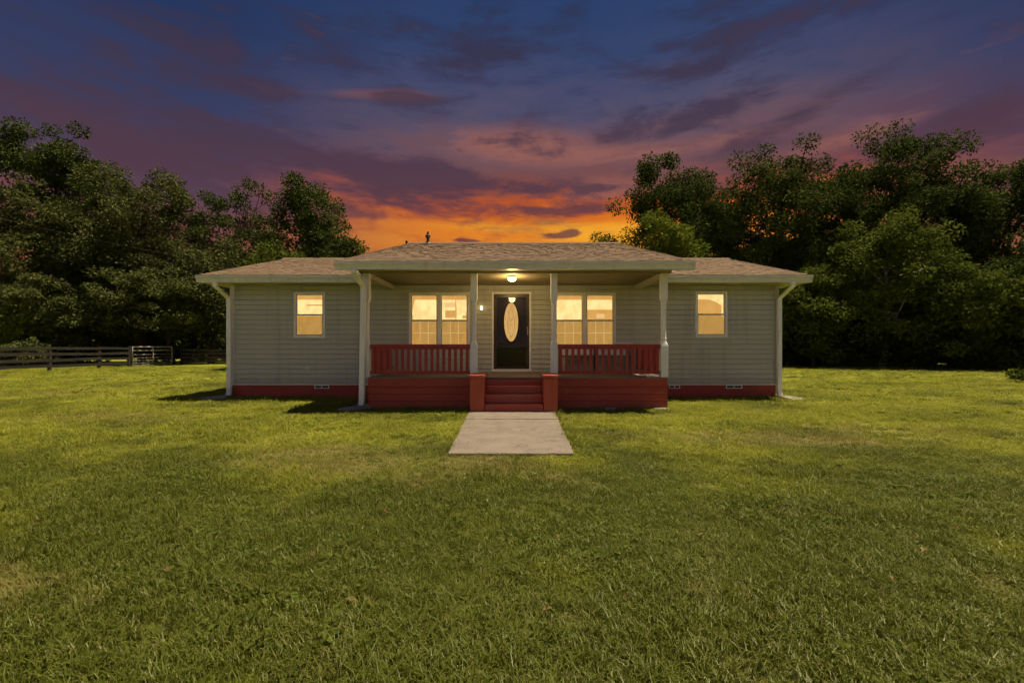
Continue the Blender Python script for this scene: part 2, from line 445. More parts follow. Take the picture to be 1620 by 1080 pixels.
def leaf_mat(name, a, bcol, trans=0.2):
    m = bpy.data.materials.new(name); m.use_nodes = True
    m.node_tree.nodes.clear(); n = NT(m.node_tree); L = m.node_tree.links
    at = n.node('ShaderNodeAttribute', attribute_name='rnd')
    c = n.mix(E(n, at.outputs['Fac']), a, bcol)
    df = n.node('ShaderNodeBsdfDiffuse'); n.put(df.inputs['Color'], c)
    tr = n.node('ShaderNodeBsdfTranslucent'); n.put(tr.inputs['Color'], c)
    mx = n.node('ShaderNodeMixShader'); mx.inputs[0].default_value = trans
    L.new(df.outputs[0], mx.inputs[1]); L.new(tr.outputs[0], mx.inputs[2])
    o = n.node('ShaderNodeOutputMaterial'); L.new(mx.outputs[0], o.inputs['Surface'])
    return m
M['leaf_dark'] = leaf_mat('leaf_dark_oak', (0.034,0.049,0.012), (0.070,0.086,0.021))
M['leaf_olive'] = leaf_mat('leaf_olive', (0.050,0.060,0.018), (0.096,0.104,0.030))
M['leaf_mid'] = leaf_mat('leaf_mid_green', (0.060,0.082,0.014), (0.122,0.142,0.024))
M['leaf_bright'] = leaf_mat('leaf_bright_green', (0.075,0.105,0.013), (0.17,0.19,0.026))
M['bark'] = painted('bark', (0.075,0.058,0.042), (0.04,0.03,0.022), 0.95, 4, 0.8, (3,3,0.6), spec=0.05)
M['pale_bark'] = painted('pale_bark', (0.24,0.21,0.17), (0.13,0.11,0.09), 0.95, 4, 0.8, (3,3,0.6), spec=0.05)

# ------------------------------------------------------------------ ground
g = MB()
S = 600.0
g.quad((-S,-S,0),(S,-S,0),(S,S,0),(-S,S,0))
tag(g.build('ground', M['ground']), kind='structure')
gr = MB().quad((-60,28.2,0.004),(-30.2,28.2,0.004),(-30.6,30.4,0.004),(-60,31.2,0.004)).build('gravel_drive', M['gravel'])
tag(gr, kind='structure')
# concrete path: two poured slabs with a joint
path = empty('path', (0, 8, 0)); tag(path, kind='structure')
def slab(pts, h=0.045):
    rg = random.Random(len(pts) + int(h*1000)); fine_ = []
    for (xa, ya), (xb, yb) in zip(pts, pts[1:] + pts[:1]):
        k_ = max(2, int(math.hypot(xb-xa, yb-ya)/0.09))
        for i in range(k_):
            t = i/k_; fine_.append((xa+(xb-xa)*t + rg.gauss(0, 0.006), ya+(yb-ya)*t + rg.gauss(0, 0.006)))
    pts = fine_
    mb = MB(); n = len(pts)
    mb.v = [(x, y-8, -0.05) for x, y in pts] + [(x, y-8, h) for x, y in pts]
    mb.f = [tuple(range(n, 2*n))] + [(i, (i+1) % n, n+(i+1) % n, n+i) for i in range(n)]
    mb.mi = [0]*len(mb.f)
    return mb.build('slab', M['concrete'], path, bevel=0.012)
slab([(-0.79,5.42),(0.765,5.42),(0.83,7.95),(-0.84,7.95)])
slab([(-0.845,7.97),(0.835,7.97),(0.85,8.92),(-0.86,8.92)], 0.052)

# ================================================================== the house
YW = 11.67     # front wall plane
house = empty('house', (0, YW, 0))
tag(house, 'single-storey taupe sided house with red covered porch and brown shingle roof', 'house')
house_inv = Matrix.Translation((0, -YW, 0))
def H(mb, name, mat, parent=house, **kw):
    """build in world coordinates and hang on a parent without an offset"""
    o = mb.build(name, mat, None, **kw)
    o.parent = parent
    mw = Matrix.Identity(4); p = parent
    while p is not None:
        mw = p.matrix_basis @ mw if p.parent is None else p.matrix_parent_inverse @ p.matrix_basis @ mw
        p = p.parent
    o.matrix_parent_inverse = mw.inverted()
    return o
def HB(name, mat, parent, x0, x1, y0, y1, z0, z1, bevel=0.0):
    return H(MB().box(x0, x1, y0, y1, z0, z1), name, mat, parent, bevel=bevel)

XL, XR = -7.40, 7.00
DECK = 0.69
SID0, SID1 = 0.367, 2.955
# openings: (x0, x1, z0, z1)
W1 = (-5.75, -4.93, 1.58, 2.78)
W2 = (-2.72, -1.12, 1.30, 2.77)
W3 = (1.10, 2.73, 1.30, 2.77)
W4 = (4.83, 5.67, 1.59, 2.80)
DR = (-0.53, 0.50, DECK-0.02, 2.78)
OPEN = [W1, W2, W3, W4, DR]

# front wall backing
xs = sorted({XL, XR, *[o[0] for o in OPEN], *[o[1] for o in OPEN]})
zs = sorted({SID0, 3.1, *[o[2] for o in OPEN], *[o[3] for o in OPEN]})
mb = MB()
for i in range(len(xs)-1):
    for k in range(len(zs)-1):
        cx, cz = (xs[i]+xs[i+1])/2, (zs[k]+zs[k+1])/2
        if any(o[0] < cx < o[1] and o[2] < cz < o[3] for o in OPEN): continue
        mb.box(xs[i], xs[i+1], YW+0.02, YW+0.14, zs[k], zs[k+1])
wall = H(mb, 'wall', M['siding'])
# siding: every course is its own lapped board, cut round the openings
CO = 0.1295
def lap(x0, x1, z0, z1, zf, name='siding_board', parent=wall):
    t0 = (z0 - zf)/CO; t1 = (z1 - zf)/CO
    if t0 < 0.05: z0 += 0.008            # the shadow gap under each lap
    yb = YW - 0.024 + 0.014*t0; yt = YW - 0.024 + 0.014*t1
    poly = [(YW+0.019, z0), (yb, z0), (yb-0.002, z0+0.006), (yt, z1), (YW+0.019, z1)]
    return H(MB().prism_x(x0, x1, poly), name, M['siding'], parent)
k = 0
rb = random.Random(3)
while SID0 + k*CO < SID1:
    z0 = SID0 + k*CO; z1 = min(z0 + CO, SID1)
    cuts = sorted([o for o in OPEN if o[2] < z1 and o[3] > z0])
    x = XL + 0.085
    for o in cuts + [(XR - 0.085, None, 0, 0)]:
        if o[0] > x:
            a_ = x
            while o[0] - a_ > 3.3:
                b_ = a_ + rb.uniform(1.4, 2.7); lap(a_, b_, z0, z1, z0); a_ = b_ + 0.0025
            lap(a_, o[0], z0, z1, z0)
        if o[1] is None: break
        if o[3] < z1: lap(o[0], o[1], o[3], z1, z0)
        if o[2] > z0: lap(o[0], o[1], z0, o[2], z0)
        x = o[1]
    k += 1
HB('corner_board', M['white'], wall, XL-0.02, XL+0.085, YW-0.038, YW+0.1, SID0-0.01, SID1)
HB('corner_board', M['siding'], wall, XR-0.085, XR+0.02, YW-0.038, YW+0.1, SID0-0.01, SID1)
HB('starter_strip', M['gutter'], wall, XL, XR, YW-0.022, YW+0.02, SID0-0.03, SID0-0.002)
# sides and back
mb = MB()
mb.box(XL, XL+0.14, YW+0.14, 18.9, SID0, 3.02).box(XR-0.14, XR, YW+0.14, 18.9, SID0, 3.02).box(XL, XR, 18.9, 19.04, SID0, 3.02)
H(mb, 'side_wall', M['siding'])
for gx in (XL, XR-0.14):
    H(MB().prism_x(gx, gx+0.14, [(YW,3.02),(15.3,4.12),(18.9,3.02)]), 'gable_wall', M['siding'])
for gx in (-3.34, 3.38):
    H(MB().prism_x(gx, gx+0.10, [(9.5,3.0),(15.3,4.75),(18.9,3.6),(18.9,3.0)]), 'gable_wall', M['siding'])
# foundation
fo = H(MB().box(XL+0.03, XR-0.03, YW+0.02, 18.95, -0.1, SID0-0.03), 'foundation', M['foundation'])
for (a, b_) in ((-5.21, -4.82), (4.14, 4.43), (5.64, 6.07)):
    fr = MB()
    n_h = 2
    fr.box(a, b_, YW-0.012, YW+0.0, 0.245, 0.262).box(a, b_, YW-0.012, YW+0.0, 0.318, 0.336)
    for j in range(n_h+1):
        cx = a + (b_-a-0.02)*j/n_h
        fr.box(cx, cx+0.02, YW-0.010, YW+0.0, 0.262, 0.318)
    vt = H(fr, 'foundation_vent', M['white'], fo)
    vt2 = H(MB().box(a+0.01, b_-0.01, YW+0.003, YW+0.018, 0.25, 0.33), 'vent_grille', M['black'], fo)
H(MB().tube([(-5.385, YW-0.02, 0.77), (-5.385, YW-0.09, 0.77), (-5.385, YW-0.12, 0.74)], 0.018, 8).box(-5.42, -5.35, YW-0.035, YW-0.02, 0.735, 0.805), 'hose_tap', M['white'])

# ------------------------------------------------------------------ roofs
def roof(name, x0, x1, ye, ze, yr, zr, yb):
    th = 0.10
    s = (zr-ze)/(yr-ye)
    zb = zr - s*(yb-yr)
    poly = [(ye, ze-th), (ye, ze), (yr, zr), (yb, zb), (yb, zb-th), (yr, zr-th)]
    r = H(MB().prism_x(x0, x1, poly), name, M['pipe'])
    # shingles: overlapping tabs in courses, front slope
    rg = random.Random(int(x0*100))
    L = math.hypot(yr-ye, zr-ze); uy, uz = (yr-ye)/L, (zr-ze)/L
    ny, nz = -uz, uy
    V = []; Fc = []; rnd = []
    course = 0.14; t = -0.03
    while t < L:
        x = x0 - 0.02 - rg.random()*0.2
        while x < x1:
            wd = rg.uniform(0.05, 0.16); a = max(x, x0-0.02); b = min(x+wd, x1+0.02)
            if b - a > 0.01:
                th_ = rg.choice((0.006, 0.007, 0.009, 0.011)) + rg.uniform(-0.002, 0.003)
                ex = rg.uniform(-0.008, 0.008)
                p = []
                for (tt, hh) in ((t+ex, th_), (min(t+course+0.02, L), 0.004)):
                    for xx in (a, b):
                        p.append((xx, ye + uy*tt + ny*hh, ze + uz*tt + nz*hh))
                lo = [(xx, ye + uy*(t+ex) + ny*0.001, ze + uz*(t+ex) + nz*0.001) for xx in (a, b)]
                q = len(V); V += p + lo
                Fc += [(q, q+1, q+3, q+2), (q+4, q+5, q+1, q), (q+4, q, q+2), (q+1, q+5, q+3)]
                v = min(1, max(0, rg.gauss(0.5, 0.24) + (0.15 if th_ > 0.015 else -0.08)))
                rnd += [v]*4
            x += wd
        t += course
    m = MB(); m.v = V; m.f = Fc; m.mi = [0]*len(Fc)
    o = H(m, 'shingles', M['shingle'], r)
    at = o.data.attributes.new('rnd', 'FLOAT', 'FACE'); at.data.foreach_set('value', rnd)
    o['kind'] = 'stuff'
    # back slope and ridge cap
    H(MB().quad((x0,yr,zr+0.01),(x1,yr,zr+0.01),(x1,yb,zb+0.01),(x0,yb,zb+0.01)), 'back_slope', M['shingle'], r)
    rc = MB(); x = x0
    rr = []
    while x < x1:
        b = min(x+0.28, x1)
        rc.prism_x(x, b, [(yr-0.14, zr-0.14*s+0.012), (yr, zr+0.045+rg.uniform(0,0.008)), (yr+0.14, zr-0.14*s+0.012)])
        rr += [rg.uniform(0.1, 0.5)]*5
        x += 0.25
    o = H(rc, 'ridge_cap', M['shingle'], r)
    at = o.data.attributes.new('rnd', 'FLOAT', 'FACE'); at.data.foreach_set('value', rr)
    # rake trim
    for xx, sx in ((x0, -1), (x1, 1)):
        H(MB().prism_x(*sorted((xx, xx+sx*0.025)), [(ye, ze-0.17), (ye, ze-0.003), (yr, zr-0.003), (yb, zb-0.003), (yb, zb-0.15), (yr, zr-0.16)]), 'rake_board', M['gutter'], r)
    return r
YR = 15.35
roof_l = roof('roof', -7.92, -3.30, 11.22, 3.17, YR, 4.375, 19.5)
roof_r = roof('roof', 3.42, 7.53, 11.22, 3.17, YR, 4.375, 19.5)
roof_c = roof('roof', -3.63, 3.76, 9.22, 3.13, YR, 4.92, 19.5)
def gutter(x0, x1, ye, zt, zbot):
    h = zt - zbot
    # fascia board, then a K-style trough hung on it
    H(MB().box(x0+0.01, x1-0.01, ye+0.004, ye+0.05, zbot+0.004, zt+0.02), 'fascia', M['gutter'])
    f = ye
    prof = [(f, zbot), (f-0.075, zbot), (f-0.082, zbot+h*0.38), (f-0.105, zbot+h*0.52), (f-0.125, zbot+h*0.62), (f-0.127, zt-0.02), (f-0.118, zt-0.008), (f-0.127, zt), (f-0.108, zt), (f-0.108, zbot+h*0.62), (f-0.07, zbot+0.012), (f, zbot+0.012)]
    o = H(MB().prism_x(x0, x1, prof), 'gutter', M['gutter'])
    return o
gutter(-7.94, -3.30, 11.20, 3.145, 2.965)
gutter(3.42, 7.55, 11.20, 3.145, 2.965)
gutter(-3.65, 3.78, 9.20, 3.105, 2.945)
# soffits under the wing eaves
HB('soffit', M['soffit'], house, -7.9, -3.24, 11.25, YW+0.02, 2.965, 2.98)
HB('soffit', M['soffit'], house, 3.48, 7.5, 11.25, YW+0.02, 2.965, 2.98)
for (a, b_) in ((-7.93, XL-0.02), (XR+0.02, 7.54)):
    HB('soffit', M['soffit'], house, a, b_, YW+0.03, 19.0, 2.985, 3.0)
# downspouts
def spout(pts, name='downspout'):
    o = H(MB().sweep(pts, 0.115, 0.085), name, M['white'], bevel=0.012)
    return o
spout([(-7.46, 11.13, 2.97), (-7.46, 11.14, 2.86), (-7.40, 11.57, 2.60), (-7.40, 11.58, 2.50), (-7.40, 11.58, 0.16), (-7.40, 11.555, 0.07)])
spout([(7.06, 11.13, 2.97), (7.06, 11.14, 2.86), (6.99, 11.57, 2.60), (6.99, 11.58, 2.50), (6.99, 11.58, 0.16), (6.99, 11.555, 0.07)])
spout([(-3.27, 9.13, 2.95), (-3.27, 9.14, 2.87), (-3.18, 9.47, 2.62), (-3.18, 9.475, 2.54), (-3.215, 9.475, 0.20), (-3.23, 9.45, 0.10)])
# plumbing vents on the roof
H(MB().lathe((-2.87, 15.1, 4.84), [(0.10,0.0),(0.085,0.03),(0.05,0.06),(0.05,0.22),(0.085,0.23),(0.085,0.30),(0.04,0.33),(0.035,0.42),(0.0,0.42)], 10), 'vent_pipe', M['pipe'], roof_c)
H(MB().lathe((-3.55, 14.9, 4.78), [(0.05,0.0),(0.04,0.04),(0.035,0.07),(0.045,0.08),(0.045,0.12),(0.0,0.12)], 10), 'vent_pipe', M['pipe'], roof_c)

# ------------------------------------------------------------------ windows
def window(o, mull):
    x0, x1, z0, z1 = o
    win = H(MB().box(x0, x1, YW-0.028, YW+0.06, z1-0.05, z1).box(x0, x1, YW-0.034, YW+0.06, z0, z0+0.05)
            .box(x0, x0+0.05, YW-0.028, YW+0.06, z0+0.05, z1-0.05).box(x1-0.05, x1, YW-0.028, YW+0.06, z0+0.05, z1-0.05), 'window', M['white'], bevel=0.006)
    bays = [(x0+0.05, x1-0.05)]
    if mull:
        xm = (x0+x1)/2
        H(MB().box(xm-0.045, xm+0.045, YW-0.022, YW+0.06, z0+0.05, z1-0.05), 'mullion', M['white'], win)
        bays = [(x0+0.05, xm-0.045), (xm+0.045, x1-0.05)]
    zm = (z0+z1)/2
    for (a, b) in bays:
        for (c, d, yo) in ((zm-0.02, z1-0.05, 0.012), (z0+0.05, zm+0.025, -0.012)):
            t = 0.03
            H(MB().box(a, b, YW+yo, YW+yo+0.022, d-t, d).box(a, b, YW+yo, YW+yo+0.022, c, c+t+0.01)
              .box(a, a+t, YW+yo, YW+yo+0.022, c+t+0.01, d-t).box(b-t, b, YW+yo, YW+yo+0.022, c+t+0.01, d-t), 'sash', M['white'], win)
            H(MB().box(a+t, b-t, YW+yo+0.009, YW+yo+0.013, c+t+0.01, d-t), 'pane', M['glass'], win)
        # fly screen over the lower sash
        H(MB().quad((a+0.012, YW-0.0135, z0+0.06), (b-0.012, YW-0.0135, z0+0.06), (b-0.012, YW-0.0135, zm), (a+0.012, YW-0.0135, zm)), 'fly_screen', M['screen'], win)
        if mull:
            # slim grille, made to glow brighter than the glowing cafe curtain behind it
            gm = MB(); t = 0.009
            for q in (1, 2):
                xx = (a + 0.03 + (b-a-0.06)*q/3)*1.022
                gm.box(xx-t, xx+t, YW+0.27, YW+0.275, z0-0.1, zm)
            for zz_ in (z0+0.05+(zm-z0)*0.50,):
                gm.box(a*1.022+0.03, b*1.022-0.03, YW+0.262, YW+0.267, zz_-t, zz_+t)
            H(gm, 'inner_grille', M['glow_line'], win)
    # the lit room seen through it
    yb = YW + 0.62
    H(MB().quad((x0-0.5, yb, z0-0.3), (x1+0.5, yb, z0-0.3), (x1+0.5, yb, z1+0.25), (x0-0.5, yb, z1+0.25)), 'lit_room', M['glow'], win)
    H(MB().quad((x0-0.5, yb, z1+0.25), (x1+0.5, yb, z1+0.25), (x1+0.5, YW+0.15, z1+0.25), (x0-0.5, YW+0.15, z1+0.25))
      .quad((x0-0.5, yb, z0-0.3), (x0-0.5, yb, z1+0.25), (x0-0.5, YW+0.15, z1+0.25), (x0-0.5, YW+0.15, z0-0.3))
      .quad((x1+0.5, yb, z1+0.25), (x1+0.5, yb, z0-0.3), (x1+0.5, YW+0.15, z0-0.3), (x1+0.5, YW+0.15, z1+0.25)), 'glowing_room_side', M['glow_dim'], win)
    return win, yb
def band(win, name, mat, x0, x1, y, z0, z1, wave=0.015, n=20):
    """hanging cloth with shallow folds"""
    mb = MB()
    for i in range(n):
        a, b = x0+(x1-x0)*i/n, x0+(x1-x0)*(i+1)/n
        ya, yb_ = y+wave*math.sin(i*1.9), y+wave*math.sin((i+1)*1.9)
        mb.quad((a, ya, z0), (b, yb_, z0), (b, yb_, z1), (a, ya, z1))
    return H(mb, name, mat, win)
w1, yb = window(W1, False)
H(MB().box(-5.58,-5.12,yb-0.25,yb-0.2,2.46,2.49), 'picture_rail', M['glow_dim'], w1)
band(w1, 'roller_blind', M['glow_dim'], -5.72, -4.96, YW+0.12, 1.5, 2.155, 0.002)
band(w1, 'valance', M['glow_mid'], -5.72, -4.96, YW+0.16, 2.60, 2.80, 0.004)
w2, yb = window(W2, True)
for (cx, sg) in ((-2.72, 1), (-1.53, 0), (-1.12, -1)):
    dm = MB(); n_ = 14
    for i in range(n_):
        za, zb_ = 2.75-1.45*i/n_, 2.75-1.45*(i+1)/n_
        f_ = lambda z: 0.03 + 0.16*abs((z-2.25)/0.6)**1.5 if sg else 0.03 + 0.012*math.sin(z*9)
        dm.quad((cx, YW+0.26, za), (cx+(sg or 1)*f_(za), YW+0.27, za), (cx+(sg or 1)*f_(zb_), YW+0.27, zb_), (cx, YW+0.26, zb_))
    H(dm, 'curtain', M['glow_mid'], w2)
band(w2, 'valance', M['glow_mid'], -2.74, -1.10, YW+0.2, 2.60, 2.80, 0.01, 40)
band(w2, 'cafe_curtain', M['glow_dim'], -2.72, -1.12, YW+0.30, 1.2, 2.03, 0.012, 60)
H(MB().box(-1.83,-1.56,YW+0.45,YW+0.5,2.14,2.34), 'wall_cabinet', M['glow_mid'], w2)
H(MB().box(-1.84,-1.55,YW+0.44,YW+0.5,2.43,2.55), 'ceiling_light', M['glow_line'], w2)
H(MB().box(-1.36,-1.20,YW+0.45,YW+0.5,2.12,2.20).box(-1.26,-1.20,YW+0.45,YW+0.5,2.20,2.30), 'shelf', M['glow_mid'], w2)
w3, yb = window(W3, True)
band(w3, 'valance', M['glow_mid'], 1.08, 2.75, YW+0.2, 2.60, 2.80, 0.01, 40)
band(w3, 'cafe_curtain', M['glow_dim'], 1.10, 2.73, YW+0.30, 1.2, 2.03, 0.012, 60)
H(MB().box(2.0,2.80,YW+0.46,YW+0.5,1.2,2.36), 'cupboard', M['glow_mid'], w3)
H(MB().box(2.31,2.53,YW+0.42,YW+0.455,2.12,2.24), 'cupboard_label', M['glow_line'], w3)
w4, yb = window(W4, False)
dm = MB(); n_ = 18
for i in range(n_):
    a, b = 4.86+0.78*i/n_, 4.86+0.78*(i+1)/n_
    f_ = lambda x: 2.62 - 0.17*max(0.0, (x-5.2)/0.44)**2
    dm.quad((a, YW+0.24, 1.5), (b, YW+0.24, 1.5), (b, YW+0.24, f_(b)), (a, YW+0.24, f_(a)))
H(dm, 'curtain', M['glow_mid'], w4)
band(w4, 'roller_blind', M['glow_dim'], 4.86, 5.64, YW+0.12, 1.5, 2.165, 0.002)

# ------------------------------------------------------------------ front door
dx0, dx1, dz0, dz1 = DR
door = H(MB().box(dx0, dx0+0.045, YW-0.035, YW+0.06, DECK, dz1).box(dx1-0.045, dx1, YW-0.035, YW+0.06, DECK, dz1).box(dx0+0.045, dx1-0.045, YW-0.035, YW+0.06, dz1-0.045, dz1), 'door', M['white'], bevel=0.005)
# storm door frame with full glass
sx0, sx1, sz0, sz1 = dx0+0.048, dx1-0.048, DECK+0.03, dz1-0.048
H(MB().box(sx0, sx0+0.075, YW-0.02, YW+0.01, sz0, sz1).box(sx1-0.075, sx1, YW-0.02, YW+0.01, sz0, sz1)
  .box(sx0+0.075, sx1-0.075, YW-0.02, YW+0.01, sz1-0.09, sz1).box(sx0+0.075, sx1-0.075, YW-0.02, YW+0.01, sz0+0.04, sz0+0.10), 'storm_door_frame', M['dark'], door)
H(MB().box(sx0, sx1, YW-0.03, YW+0.015, sz0-0.03, sz0+0.038), 'threshold', M['white'], door)
H(MB().box(sx0+0.075, sx1-0.075, YW-0.008, YW-0.003, sz0+0.10, sz1-0.09), 'storm_glass', M['storm'], door)
H(MB().tube([(sx1-0.04, YW-0.02, 1.66), (sx1-0.04, YW-0.06, 1.66), (sx1-0.04, YW-0.06, 1.86), (sx1-0.04, YW-0.02, 1.86)], 0.013, 8), 'door_handle', M['steel'], door)
# wooden leaf behind with raised panels and an oval light
leaf = H(MB().box(sx0, sx1, YW+0.05, YW+0.09, sz0+0.03, sz1), 'door_leaf', M['dark'], door)
pm = MB()
for (a, b) in ((sx0+0.13, -0.06), (0.03, sx1-0.13)):
    pm.box(a, b, YW+0.04, YW+0.05, sz0+0.16, sz0+0.48)
H(pm, 'door_panel', M['dark'], door, bevel=0.004)
ocx, ocz, orx, orz = -0.022, 2.0, 0.186, 0.515
om = MB(); seg = 40
om.v = [(ocx+orx*math.cos(2*math.pi*i/seg), YW+0.043, ocz+orz*math.sin(2*math.pi*i/seg)) for i in range(seg)]
om.f = [tuple(range(seg))]; om.mi = [0]
H(om, 'oval_glass', M['oval'], door)
ring = [(ocx+(orx+0.02)*math.cos(2*math.pi*i/seg), YW+0.043, ocz+(orz+0.02)*math.sin(2*math.pi*i/seg)) for i in range(seg+1)]
H(MB().tube(ring, 0.022, 6, cap=False), 'oval_moulding', M['dark'], door, smooth=True)
# leaded tracery of the oval
tr = MB()
for sgn in (-1, 1):
    tr.tube([(ocx + sgn*0.11*math.sin(t*math.pi*1.0)*(1-t*0.3), YW+0.037, ocz-0.42+0.84*t) for t in np.linspace(0, 1, 14)], 0.0035, 5)
tr.tube([(ocx, YW+0.037, ocz+0.02), (ocx+0.05, YW+0.037, ocz+0.12), (ocx, YW+0.037, ocz+0.24), (ocx-0.05, YW+0.037, ocz+0.12), (ocx, YW+0.037, ocz+0.02)], 0.0035, 5)
H(tr, 'leaded_tracery', M['curtain'], door)
# small lit wall lamp left of the door
lampx = -0.80
wl = H(MB().box(lampx-0.03, lampx+0.03, YW-0.045, YW-0.015, 2.26, 2.36).tube([(lampx, YW-0.045, 2.28), (lampx, YW-0.09, 2.29), (lampx, YW-0.09, 2.31)], 0.01, 6), 'wall_lamp', M['soffit'])
H(MB().lathe((lampx, YW-0.09, 2.31), [(0.012,0.0),(0.028,0.02),(0.030,0.045),(0.018,0.085),(0.0,0.115)], 10), 'lamp_bulb', M['lamp'], wl, smooth=True)

# ------------------------------------------------------------------ porch
PX0, PX1 = -3.11, 3.36
PY0 = 9.56      # front face of the skirt
deck = H(MB().box(PX0+0.05, PX1-0.05, PY0+0.1, YW-0.02, 0.42, DECK-0.035), 'porch_deck', M['deck'])
y = PY0 - 0.02; 
while y < YW - 0.05:
    y1 = min(y + 0.138, YW-0.02)
    H(MB().box(PX0+0.0, PX1-0.0, y, y1, DECK-0.032, DECK + random.uniform(-0.002, 0.002)), 'deck_board', M['deck'], deck, bevel=0.004)
    y = y1 + 0.006
# skirt boards left and right of the steps, and down the two ends
skirt = H(MB().box(PX0+0.03, -0.9, PY0+0.03, PY0+0.06, -0.05, DECK-0.04).box(0.98, PX1-0.03, PY0+0.03, PY0+0.06, -0.05, DECK-0.04), 'porch_skirt', M['red'])
rows = [(0.012, 0.165), (0.170, 0.320), (0.325, 0.470), (0.478, DECK-0.035)]
for (a, b) in rows:
    H(MB().box(PX0, -0.865, PY0 - (0.012 if a > 0.4 else 0) + random.uniform(0, 0.004), PY0+0.028, a, b), 'skirt_board', M['red'], skirt, bevel=0.004)
    H(MB().box(0.93, PX1, PY0 - (0.012 if a > 0.4 else 0) + random.uniform(0, 0.004), PY0+0.028, a, b), 'skirt_board', M['red'], skirt, bevel=0.004)
    for xx in (PX0, PX1):
        H(MB().box(*sorted((xx, xx + (0.028 if xx < 0 else -0.028))), PY0+0.032, YW-0.03, a, b), 'skirt_board', M['red'], skirt)
# posts with square blocks and a narrower chamfered shaft
def post(x, y=9.62):
    def ring(r, ch, z):
        c = r*ch
        return [(x-r+c,y-r,z),(x+r-c,y-r,z),(x+r,y-r+c,z),(x+r,y+r-c,z),(x+r-c,y+r,z),(x-r+c,y+r,z),(x-r,y+r-c,z),(x-r,y-r+c,z)]
    prof = [(0.077,0.06,DECK),(0.077,0.06,1.36),(0.070,0.2,1.40),(0.050,0.5,1.47),(0.056,0.55,1.52),(0.050,0.58,1.56),(0.053,0.58,1.95),(0.050,0.58,2.22),(0.056,0.55,2.25),(0.050,0.5,2.29),(0.066,0.2,2.36),(0.070,0.06,2.40),(0.070,0.06,2.93)]
    mb = MB()
    for r, ch, z in prof: mb.v += ring(r, ch, z)
    for i in range(len(prof)-1):
        for kk in range(8):
            k2 = (kk+1) % 8
            mb.f.append((i*8+kk, i*8+k2, (i+1)*8+k2, (i+1)*8+kk))
    mb.f.append(tuple(reversed(range(8)))); mb.f.append(tuple((len(prof)-1)*8+i for i in range(8)))
    mb.mi = [0]*len(mb.f)
    return H(mb, 'post', M['white'])
POSTS = (-3.155, -0.825, 0.912, 3.295)
for px in POSTS: post(px)
# header, side beams and ceiling
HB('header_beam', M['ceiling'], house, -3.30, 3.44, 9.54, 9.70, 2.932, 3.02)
HB('side_beam', M['soffit'], house, -3.24, -3.10, 9.702, YW-0.02, 2.84, 2.957)
HB('side_beam', M['soffit'], house, 3.235, 3.375, 9.702, YW-0.02, 2.84, 2.957)
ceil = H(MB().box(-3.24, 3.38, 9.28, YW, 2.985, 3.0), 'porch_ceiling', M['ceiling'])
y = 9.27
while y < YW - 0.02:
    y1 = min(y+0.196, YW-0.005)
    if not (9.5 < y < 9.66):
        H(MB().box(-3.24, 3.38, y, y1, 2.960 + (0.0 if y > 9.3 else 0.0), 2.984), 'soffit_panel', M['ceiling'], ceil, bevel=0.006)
    y = y1 + 0.006
# railings
def railing(xa, xb, yy, n):
    r = H(MB().box(xa, xb, yy-0.05, yy+0.045, 1.355, 1.40), 'railing', M['rail'], bevel=0.008)
    H(MB().box(xa, xb, yy-0.022, yy+0.022, 1.29, 1.354), 'top_rail', M['rail'], r)
    H(MB().box(xa, xb, yy-0.022, yy+0.022, 0.755, 0.82), 'bottom_rail', M['rail'], r)
    pitch = (xb-xa)/n
    for i in range(n):
        cx = xa + pitch*(i+0.5)
        H(MB().box(cx-0.033, cx+0.033, yy-0.045, yy-0.0235, 0.765, 1.335), 'baluster', M['rail'], r, bevel=0.004)
    return r
railing(-3.075, -0.905, 9.62, 17)
railing(0.99, 3.215, 9.62, 17)
def side_railing(xx, ya, yb_, n):
    r = H(MB().box(xx-0.045, xx+0.045, ya, yb_, 1.355, 1.40), 'railing', M['rail'], bevel=0.008)
    H(MB().box(xx-0.022, xx+0.022, ya, yb_, 1.29, 1.354), 'top_rail', M['rail'], r)
    H(MB().box(xx-0.022, xx+0.022, ya, yb_, 0.755, 0.82), 'bottom_rail', M['rail'], r)
    for i in range(n):
        cy = ya + (yb_-ya)*(i+0.5)/n
        H(MB().box(xx-0.045, xx-0.0235, cy-0.033, cy+0.033, 0.765, 1.335), 'baluster', M['rail'], r)
side_railing(-3.155, 9.70, YW-0.03, 15)
side_railing(3.295, 9.70, YW-0.03, 15)
# steps between two masonry piers
steps = H(MB().box(-0.56, 0.64, 8.95, PY0+0.02, -0.05, 0.10), 'steps', M['step_red'])
for i, (yf, zt) in enumerate(((8.86, 0.18), (9.10, 0.35), (9.34, 0.52))):
    H(MB().box(-0.552, 0.632, yf, yf+0.30 if i < 2 else PY0, (0.0, 0.18, 0.35)[i], zt), 'step', M['step_red'], steps, bevel=0.02)
H(MB().box(-0.552, 0.632, PY0-0.03, PY0+0.03, 0.52, DECK-0.04), 'step', M['step_red'], steps, bevel=0.01)
for (a, b) in ((-0.845, -0.555), (0.635, 0.92)):
    pr = H(MB().box(a, b, 8.84, 9.53, -0.05, 0.715), 'stair_pier', M['brick_red'], steps, bevel=0.015)
    H(MB().box(a-0.022, b+0.022, 8.815, 9.535, 0.717, 0.785), 'pier_cap', M['brick_red'], steps, bevel=0.014)
